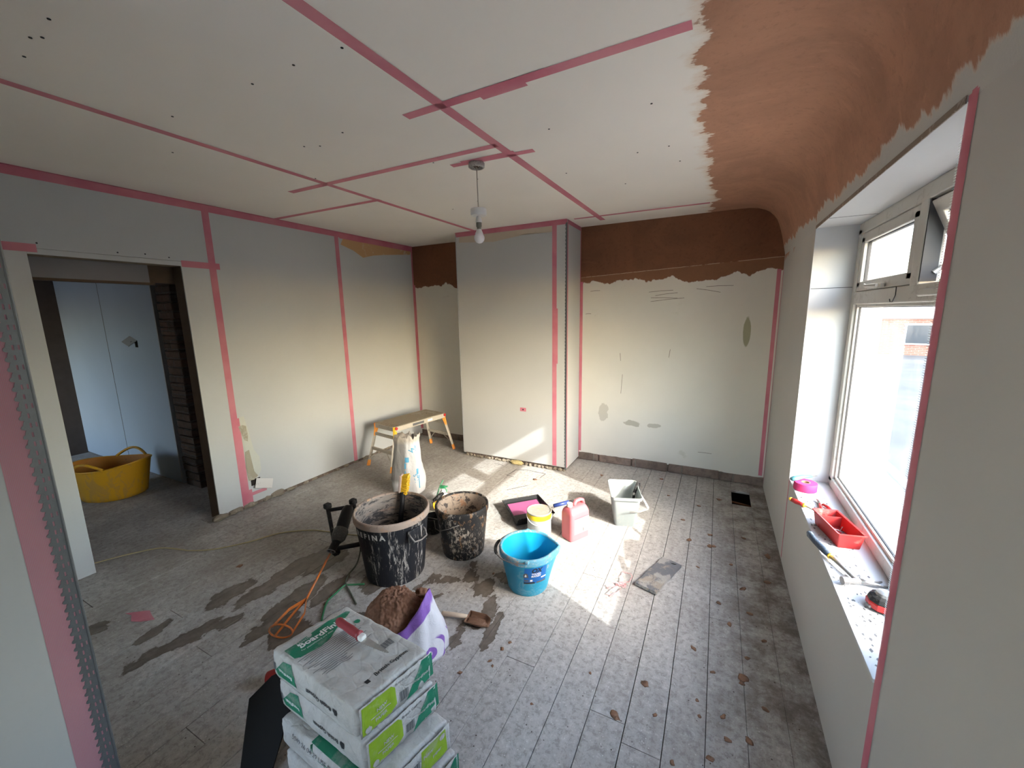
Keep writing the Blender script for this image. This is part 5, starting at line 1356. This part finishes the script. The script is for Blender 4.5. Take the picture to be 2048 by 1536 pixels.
MB().tube([gear-ax*.035, gear-ax*.02, gear+ax*.035, gear+ax*.055], [.042, .050, .046, .032], 12).build('gear_case', splat_mat('dark_gear_case', (.075, .07, .062), (.22, .21, .18), .6, 70, .55), mx, smooth=True, auto=.6)
MB().tube([gear+ax*.05, collar-ax*.01, collar], [.028, .024, .026], 18).build('collar', M['blkdust'], mx, smooth=True, auto=.6)
rg_ = MB(); u_ = Vector((0, 0, 1)); s1_ = ax.cross(u_).normalized(); s2_ = ax.cross(s1_).normalized()
rg_.tube([tuple(collar+s1_*.025*cos(a)+s2_*.025*sin(a)) for a in [2*pi*i/24 for i in range(25)]], .0035, 8); rg_.build('collar_ring', M['steel'], mx, smooth=True)
MB().tube([rear.lerp(TR, .0), TR.lerp(BRr, .3)], .014, 8).build('bracket', M['blkpl'], mx)
MB().tube([gear, BLl.lerp(TL, .35)], .013, 8).build('bracket', M['blkpl'], mx)
M['opaint'] = splat_mat('orange_painted_steel', (.62, .165, .025), (.30, .14, .08), .7, 50, .45, 1, None, .2)
J = V(-1.986, 1.271, .045)
MB().tube([collar-ax*.01, collar+(J-collar)*.06], .008, 8).build('paddle_coupling', M['steel'], mx, smooth=True)
pd = MB().tube([collar+(J-collar)*.04, J], [.0065, .0065], 10).build('paddle_shaft', M['opaint'], mx, smooth=True)
ringc = V(-1.90, 1.075, .045)
rn = (ringc-J).normalized(); ra = rn.cross(u_).normalized(); rb_ = rn.cross(ra).normalized()
rad_ = .062
MB().tube([tuple(ringc+rn*.02+ra*rad_*cos(a)+rb_*rad_*sin(a)*.62) for a in [2*pi*i/28 for i in range(29)]], .0045, 8).build('paddle_ring', M['opaint'], mx, smooth=True)
for k, (da, db) in enumerate(((-1, .1), (.55, .75), (.7, -.6))):
    e_ = ringc+rn*.02+ra*rad_*da+rb_*rad_*.62*db
    mid_ = J.lerp(e_, .45)+(ra*da*.022+rb_*db*.012)
    MB().tube([J, mid_, e_], [.009, .010, .008], 8, None, True, (0, 0, 1), .32).build('paddle_blade', M['opaint'], mx, smooth=True)
cp = [V(-2.105, 1.775, .045), V(-2.06, 1.71, .012), V(-2.02, 1.64, .006), V(-1.995, 1.572, .006), V(-1.94, 1.50, .012), V(-1.85, 1.455, .006), V(-1.74, 1.40, .006)]
def smooth_path(pts, n=6):
    o = []
    for i in range(len(pts)-1):
        p0 = Vector(pts[max(i-1, 0)]); p1 = Vector(pts[i]); p2 = Vector(pts[i+1]); p3 = Vector(pts[min(i+2, len(pts)-1)])
        for k in range(n):
            t_ = k/n; o.append(.5*((2*p1)+(-p0+p2)*t_+(2*p0-5*p1+4*p2-p3)*t_**2+(-p0+3*p1-3*p2+p3)*t_**3))
    o.append(Vector(pts[-1])); return o
MB().tube(smooth_path(cp), .0048, 8).build('power_cord', plain('grey_green_cord', (.10, .115, .085), .6), mx, smooth=True)
gc = [(-1.80, 1.53, .007), (-1.907, 1.50, .007), (-1.925, 1.478, .012), (-1.92, 1.41, .007), (-1.906, 1.341, .007), (-1.85, 1.27, .007), (-1.80, 1.22, .007)]
tag(MB().tube(smooth_path([(-1.83, 1.545, .007)]+gc[1:]), .0055, 8).build('extension_cord', plain('green_cord', (.03, .17, .07), .5), None, smooth=True), 'thin green cord on the floor between the mixer and the torn sack', 'cord')
yc = [(-3.75, .80, .007), (-3.661, .906, .007), (-3.593, 1.039, .007), (-3.472, 1.19, .007), (-3.30, 1.25, .007), (-3.236, 1.268, .007), (-3.093, 1.356, .007), (-2.962, 1.522, .007), (-2.872, 1.692, .007), (-2.70, 1.82, .007), (-2.558, 1.863, .007), (-2.40, 1.90, .007), (-2.28, 1.93, .007)]
tag(MB().tube(smooth_path(yc), .0048, 8).build('yellow_cable', plain('cream_cable', (.42, .36, .20), .6), None, smooth=True), 'thin cream cable snaking from the door opening across the floor', 'cable')

# ---- pendant lamp
t = thing('pendant_lamp', 'bare white light bulb hanging on a thin cord from the ceiling', 'lamp', (-1.288, 2.121, H), 0)
MB().lathe([(0, -.002), (.042, -.002), (.046, -.006), (.046, -.026), (.042, -.030), (.036, -.030), (.034, -.012), (0, -.012)], 32).build('open_ceiling_rose', splat_mat('grubby_rose', (.42, .40, .36), (.15, .12, .10), .6, 60, .5), t, smooth=True, auto=.8)
tw = MB()
for i in range(5): tw.tube([(0, 0, -.015), (.012*cos(i*1.3), .012*sin(i*1.3), -.028), (.02*cos(i*1.3+.8), .02*sin(i*1.3+.8), -.016)], .002, 6)
tw.build('terminal_wires', plain('copper_brown_wire', (.12, .07, .045), .5), t)
MB().tube([(0, 0, -.012), (.001, 0, -.12), (.004, 0, -.252)], .0032, 8).build('flex', plain('grey_flex', (.42, .38, .33), .6), t, smooth=True)
MB().lathe([(0, -.250), (.044, -.250), (.046, -.253), (.046, -.284), (.044, -.288), (.012, -.290), (0, -.290)], 36, T(.004, 0, 0)).build('rose_cover', M['white_pl'], t, smooth=True, auto=.8)
MB().lathe([(0, -.288), (.010, -.290), (.015, -.300), (.018, -.315), (.018, -.326), (0, -.326)], 24, T(.004, 0, 0)).build('lamp_holder', M['white_pl'], t, smooth=True, auto=.8)
MB().lathe([(0, -.324), (.016, -.324), (.016, -.350), (.0125, -.352), (.0125, -.366), (0, -.366)], 24, T(.004, 0, 0)).build('bulb_cap', plain('bulb_cap_metal', (.20, .205, .18), .4, .6), t, smooth=True, auto=.6)
pb = [(.012, -.362), (.015, -.368), (.022, -.384), (.024, -.390)]
MB().lathe([(0, -.360)]+pb+[(0, -.392)], 28, T(.004, 0, 0)).build('bulb_base', M['white_pl'], t, smooth=True, auto=.8)
gl = [(.024, -.389)]+[(.031*cos(a), -.412-.031*sin(a)) for a in [radians(-38+128*i/12) for i in range(13)]]
bg = plain('opal_bulb_glass', (.80, .78, .80), .18, 0, .01, 10, 0)
MB().lathe(gl, 32, T(.004, 0, 0)).build('bulb_globe', bg, t, smooth=True)

# ---- yellow tub in the hall
M['ytub'] = splat_mat('yellow_flexi_tub', (.62, .33, .012), (.36, .24, .10), .45, 12, .5, .4, None, .1)
M['ytubin'] = splat_mat('stained_tub_inside', (.50, .20, .02), (.26, .12, .03), .6, 20, .6)
t = thing('flexible_tub', 'yellow flexible tub with two handles on the hall floor', 'tub', (-4.99, 1.47, 0), radians(27))
def oval(a, r_, z): 
    f = z/.34
    return (r_*cos(a)*(1.10+.06*f), r_*sin(a)*(.92-.10*f), z*(1-.10*f*sin(a)**2)+.012*f*cos(a))
TR1, TR0, TH = .285, .225, .34
MB().lathe([(0, .003), (TR0-.02, .003), (TR0, .012)]+[(TR0+(TR1-TR0)*i/10, .012+(TH-.012)*i/10) for i in range(1, 11)], 64, None, oval).build('body', M['ytub'], t, smooth=True)
MB().lathe([(TR1-.010, TH-.012), (TR1+.004, TH-.012), (TR1+.006, TH), (TR1-.002, TH+.005), (TR1-.010, TH)], 64, None, oval).build('rim', M['ytub'], t, smooth=True)
MB().lathe([(TR1-.006, TH)]+[(TR1-.006+(TR0-.02-TR1)*i/10, TH-(TH-.016)*i/10) for i in range(1, 11)]+[(0, .014)], 64, None, oval).build('inner_wall', M['ytubin'], t, smooth=True, fix=False)
for sgn in (-1, 1):
    pts = []
    for i in range(13):
        a = radians(90*sgn)+radians(-26+52*i/12); s_ = sin(pi*i/12)
        x, y, z = oval(a, TR1, TH); pts.append((x, y+sgn*.01*s_, z+.075*s_))
    MB().tube(pts, .012, 8).build('handle', M['ytub'], t, smooth=True)

# ---- loose socket plates
t = thing('socket_plate', 'white blank socket plate hanging askew from a hole low on the left wall', 'socket', (XL, 1.972, .185), 0)
MB().b2(.0005, .0016, -.085, -.005, .0, .055).build('back_box_hole', M['void'], t)
pm_ = T(.022, .012, -.008) @ rotm(radians(-22), radians(-14), 0)
MB().box((0, 0, 0), (.007, .146, .086), pm_, .003).build('face_plate', splat_mat('spattered_plate', (.62, .60, .57), (.16, .13, .11), .7, 60, .5, 1, None, .2, .62), t)
MB().tube([(.0, -.03, .02), (.018, -.01, .01)], .003, 6).build('cable', M['ink'], t)
strip_ = None
t = thing('hall_socket_plate', 'small loose socket plate hanging off the hall wall beyond the door', 'socket', (-5.19, 1.872, 1.375), 0)
MB().b2(.02, .075, -.002, -.0005, -.02, .05).build('back_box_hole', M['void'], t)
MB().box((-.02, -.05, -.0), (.14, .008, .088), rotm(radians(-48), radians(18), 0), .003).build('face_plate', plain('grey_face_plate', (.38, .40, .40), .5), t)
MB().tube([(.03, 0, .02), (.03, -.03, .04), (.0, -.05, .01)], .004, 6).build('cable', M['ink'], t)

# ---- things on the window board
Zs = WZ0+.0008
t = thing('tape_roll', 'roll of pink mesh tape at the far end of the window sill', 'tape roll', (.512, 2.735, Zs), 0)
M['rollpink'] = plain('pink_tape_roll', (.50, .022, .12), .7, 0, .12, 60, .3)
MB().lathe([(.022, 0), (.056, 0), (.057, .002), (.057, .044), (.056, .046), (.022, .046), (.022, 0)], 48).build('tape_winding', M['rollpink'], t, smooth=True, auto=.8)
MB().lathe([(.018, .002), (.0222, .002), (.0222, .0465), (.018, .0465), (.018, .002)], 32).build('card_core', plain('card_core', (.30, .17, .10), .85), t, smooth=True, auto=.8)
t = thing('utility_knife', 'teal and grey utility knife lying on top of the roll of pink tape', 'knife', (.505, 2.775, Zs+.0475), radians(41))
MB().tube([(-.085, 0, .011), (-.06, 0, .013), (.0, .004, .014), (.06, 0, .011)], [.011, .014, .012, .008], 10, flat=1.2).build('handle', plain('teal_grey_knife', (.08, .24, .28), .4, .3, .2), t, smooth=True)
MB().box((.080, 0, .009), (.045, .014, .0012)).build('blade', M['steel'], t)
t = thing('screwdriver', 'red and yellow insulated screwdriver overhanging the window sill edge', 'screwdriver', (.452, 2.49, Zs+.012), radians(-47))
MB().tube([(-.062, 0, .0), (-.055, 0, .0), (-.046, 0, 0)], [.006, .010, .011], 10).build('handle_tip', M['yellowpl'], t, smooth=True)
MB().tube([(-.046, 0, 0), (-.02, 0, 0), (.005, 0, 0), (.02, 0, 0)], [.011, .013, .010, .012], 12).build('handle', M['red'], t, smooth=True)
MB().tube([(.02, 0, 0), (.03, 0, 0)], [.012, .009], 12).build('handle_collar', M['yellowpl'], t, smooth=True)
MB().tube([(.03, 0, 0), (.11, 0, -.006)], [.0035, .0035], 8).build('shaft', M['steeld'], t, smooth=True)
t = thing('cable_pliers', 'small red handled pliers just beyond the red box', 'pliers', (.553, 2.53, Zs), radians(-80))
for s in (-1, 1):
    MB().tube([(.062, s*.020, .010), (.03, s*.017, .010), (-.005, s*.006, .010)], [.006, .008, .006], 8).build('handle', M['red'], t, smooth=True)
MB().tube([(-.0, 0, .010), (-.025, 0, .010), (-.06, 0, .010)], [.012, .010, .004], 8).build('jaw', M['steeld'], t, smooth=True)
t = thing('screw_tray', 'red rectangular plastic box holding loose screws on the window sill', 'box', (.5500, 2.205, Zs), radians(13))
bx = MB(); Lv = [(.042, .106, .006, 0), (.043, .107, .006, .003), (.0495, .118, .006, .066), (.055, .124, .008, .068), (.055, .124, .008, .073), (.0475, .1165, .005, .071), (.041, .104, .004, .004)]
bx.loft([rrect(a, b, c_, z, 3) for a, b, c_, z in Lv]); bx.build('box_body', M['red'], t, smooth=True, auto=.5)
MB().box((0, .062, .034), (.090, .003, .060)).build('divider', M['redin'], t)
MB().add([(-.038, -.10, .014), (.038, -.10, .014), (.040, .058, .014), (-.040, .058, .014)], [(0, 1, 2, 3)]).build('box_floor', M['redin'], t)
rr = random.Random(6)
for i in range(14):
    a = rr.uniform(0, pi); c_ = (rr.uniform(-.026, .026)+.55, rr.uniform(-.085, .04)+2.205); ln = rr.uniform(.012, .02); z = Zs+.018+rr.uniform(0, .010); dz = rr.uniform(-.006, .008)
    ss = MB(); p0 = Vector((-cos(a)*ln, -sin(a)*ln, -dz)); p1 = -p0
    ss.tube([p0, p1*.85, p1], [.0011, .0016, .0036], 6)
    o_ = ss.build('drywall_screw', M['ink'] if i % 3 else M['steeld'], None); o_.location = (c_[0], c_[1], z)
    tag(o_, 'loose dark drywall screws lying in the red box', 'screw', 'screws in the red box')
t = thing('claw_hammer', 'steel hammer with a dark blue grip, its handle overhanging the sill edge', 'hammer', (.475, 1.98, Zs), radians(-69))
# local +x points to the head
MB().tube([(-.150, .008, .030), (-.135, .006, .029), (-.09, .0, .025), (-.03, .0, .020), (.015, 0, .018)], [.010, .0165, .0145, .0155, .0125], 12, flat=.8).build('grip', splat_mat('dark_blue_rubber_grip', (.035, .055, .085), (.25, .29, .33), .6, 130, .6), t, smooth=True)
MB().tube([(.014, 0, .018), (.020, 0, .018)], [.0135, .012], 10).build('grip_collar', M['yellowpl'], t, smooth=True)
MB().tube([(.02, 0, .018), (.09, 0, .017), (.165, 0, .018)], [.008, .0068, .0085], 8, flat=1.3).build('shaft', M['steel'], t, smooth=True)
hh = MB(); hh.tube([(.180, -.062, .020), (.180, -.046, .020), (.180, -.044, .020), (.178, -.028, .019), (.176, -.0, .018)], [.0150, .0155, .011, .0095, .0125], 14)
hh.build('hammer_head', M['steel'], t, smooth=True, auto=.7)
for s in (-1, 1):
    MB().tube([(.176, .0, .018), (.178+s*.006, .035, .016), (.174+s*.012, .075, .006), (.168+s*.015, .098, .003)], [.011, .009, .007, .004], 8, None, True, (0, 0, 1), .8).build('claw', M['steel'], t, smooth=True)
t = thing('tape_measure', 'grey and red tape measure partly hidden by the near window jamb', 'tape measure', (.578, 1.700, Zs), radians(20))
MB().lathe([(0, .0), (.034, .0), (.042, .006), (.045, .018), (.045, .034), (.040, .046), (.028, .052), (0, .053)], 10).build('case', M['blkdust'], t, smooth=False, bevel=.002)
MB().lathe([(.0455, .006), (.048, .010), (.048, .026), (.0455, .030)], 10, rotm(0, 0, 0)).build('red_band', M['red'], t)
MB().lathe([(.020, .050), (.026, .052), (.024, .062), (.012, .066), (0, .066)], 12).build('thumb_lock', M['steel'], t, smooth=True, auto=.6)
MB().box((-.045, .0, .010), (.012, .02, .012), None, .003).build('end_hook', M['steel'], t)
# dust specks along the sill
rr = random.Random(14); sp = MB()
for i in range(260):
    x = rr.uniform(XR+.005, FX-.06); y = rr.uniform(WY0+.05, 2.65)
    s_ = rr.uniform(.0014, .0052); a = rr.uniform(0, 3)
    sp.add([(x+s_*cos(a), y+s_*sin(a)*2, WZ0+.0006), (x-s_*sin(a), y+s_*cos(a), WZ0+.0006), (x-s_*cos(a), y-s_*sin(a)*2, WZ0+.0006), (x+s_*sin(a), y-s_*cos(a), WZ0+.0006)], [(0, 1, 2, 3)])
tag(sp.build('sill_debris', M['ink'], wall_right, fix=False), None, None, None, 'stuff')

# ================================================================== OUTSIDE
GZ = -.45
gm = NT('street_asphalt'); 
gm.bump(gm.noise(40, 4), .3, .01)
asph = gm.fin(gm.mix(gm.ramp(gm.noise(.6, 7, .65), .35, .65), (.085, .09, .095), (.12, .123, .127)), .95, 0.0, .05)
g = MB().b2(-60, 80, -40, 90, GZ-.2, GZ).build('ground', asph); struct(g, 'grey street surface')
pv = plain('pale_concrete_paving', (.33, .32, .30), .9, 0, .12, 3, .2)
MB().b2(.80, 2.0, -20, 40, GZ, GZ+.03).build('pavement', pv); struct(bpy.data.objects['pavement'])
MB().b2(2.0, 2.12, -20, 40, GZ, GZ+.05).build('kerb', plain('kerb_stone', (.33, .32, .30), .9)); struct(bpy.data.objects['kerb'])
hb = thing('brick_house', 'low red brick house with a pale band across the street', 'house', (9.0, 22.5, GZ), radians(-18))
rb = NT('red_brick_wall'); x, y, z = rb.xyz(rb.pos(True)); cb_ = rb.new('ShaderNodeCombineXYZ'); rb.put(cb_.inputs[0], rb.math('ADD', x, y)); rb.put(cb_.inputs[1], z)
bt_ = rb.new('ShaderNodeTexBrick'); rb.put(bt_.inputs['Vector'], cb_.outputs[0]); bt_.inputs['Scale'].default_value = 1; bt_.inputs['Brick Width'].default_value = .22; bt_.inputs['Row Height'].default_value = .075; bt_.inputs['Mortar Size'].default_value = .006
bt_.inputs['Color1'].default_value = (.36, .12, .075, 1); bt_.inputs['Color2'].default_value = (.30, .10, .06, 1); bt_.inputs['Mortar'].default_value = (.35, .30, .27, 1)
rbm = rb.fin(bt_.outputs[0], .9)
MB().b2(-5.5, 6, 0, 5, 0, 2.5).build('wall', rbm, hb)
MB().b2(-5.6, 6.1, -.12, .0, 1.55, 2.05).build('fascia_band', plain('pale_pink_fascia', (.60, .50, .47), .7), hb)
MB().prism([(-.5, 2.5), (5.5, 2.5), (2.5, 3.1)], -5.8, 6.3, Matrix(((0, 0, 1, 0), (1, 0, 0, 0), (0, 1, 0, 0), (0, 0, 0, 1)))).build('roof', plain('slate_roof', (.16, .16, .17), .85), hb)
for x0 in (-4.2, -1.4, 1.6, 4.0):
    f_ = MB().b2(x0-.55, x0+.55, -.06, .02, .45, 1.35).build('window', M['white_pl'], hb)
    MB().b2(x0-.48, x0+.48, -.075, -.06, .52, 1.28).build('pane', plain('dark_house_glass', (.04, .05, .06), .1), f_)
fw = MB().b2(-9, -5.0, -6.2, -6.0, 0, 1.4).build('garden_wall', plain('rendered_garden_wall', (.24, .25, .22), .9, 0, .15, 2), None)
fw.location = (8.4, 24, GZ); fw.rotation_euler = (0, 0, radians(-20)); tag(fw, 'pale rendered garden wall beyond the road, seen through the large pane', 'wall')
# distant tree line and the neighbour's roof beyond the far room window
def tree(c, r_, h_, seed, lab, grp=None):
    t = thing('tree', lab, 'tree', c, 0, grp)
    MB().tube([(0, 0, 0), (.1, 0, h_*.55)], [r_*.10, r_*.06], 8).build('trunk', M['timber'], t)
    m = MB(); bm = bmesh.new(); bmesh.ops.create_icosphere(bm, subdivisions=5, radius=1); bm.verts.index_update(); vs = []
    for v in bm.verts:
        d = 1+.35*noise.noise(v.co*1.8+Vector((seed, 0, 0)))+.18*noise.noise(v.co*7+Vector((seed, 1, 0)))
        vs.append((v.co.x*r_*d, v.co.y*r_*d, h_*.65+v.co.z*h_*.38*d))
    m.add(vs, [[v.index for v in f.verts] for f in bm.faces]); bm.free()
    m.build('foliage', plain('leaf_mass', (.09, .14, .04), .9, 0, .5, 2.5, .8, .05), t)
    return t
tree((20, 52, GZ), 3.5, 4.6, 1, 'low dark tree on the skyline left of the brick house')
tree((13, 60, GZ), 4.5, 4.4, 5, 'wide tree furthest down the street')
nb = thing('neighbour_outbuilding', 'tiled outbuilding seen through the far room window', 'building', (-13.5, 5.0, GZ), 0)
MB().b2(-2, 2, -4, 4, 0, 1.5).build('wall', rbm, nb)
MB().add([(2.3, -4.3, 1.45), (2.3, 4.3, 1.45), (-.5, 4.3, 3.4), (-.5, -4.3, 3.4), (-2.6, -4.3, 1.45), (-2.6, 4.3, 1.45)], [(0, 1, 2, 3), (3, 2, 5, 4)]).build('roof', brick_mat('pan_tile_roof', (.42, .27, .2), (.34, .2, .15), (.12, .08, .06), axis='y', bw=.3, rh=.16), nb, solid=.06)
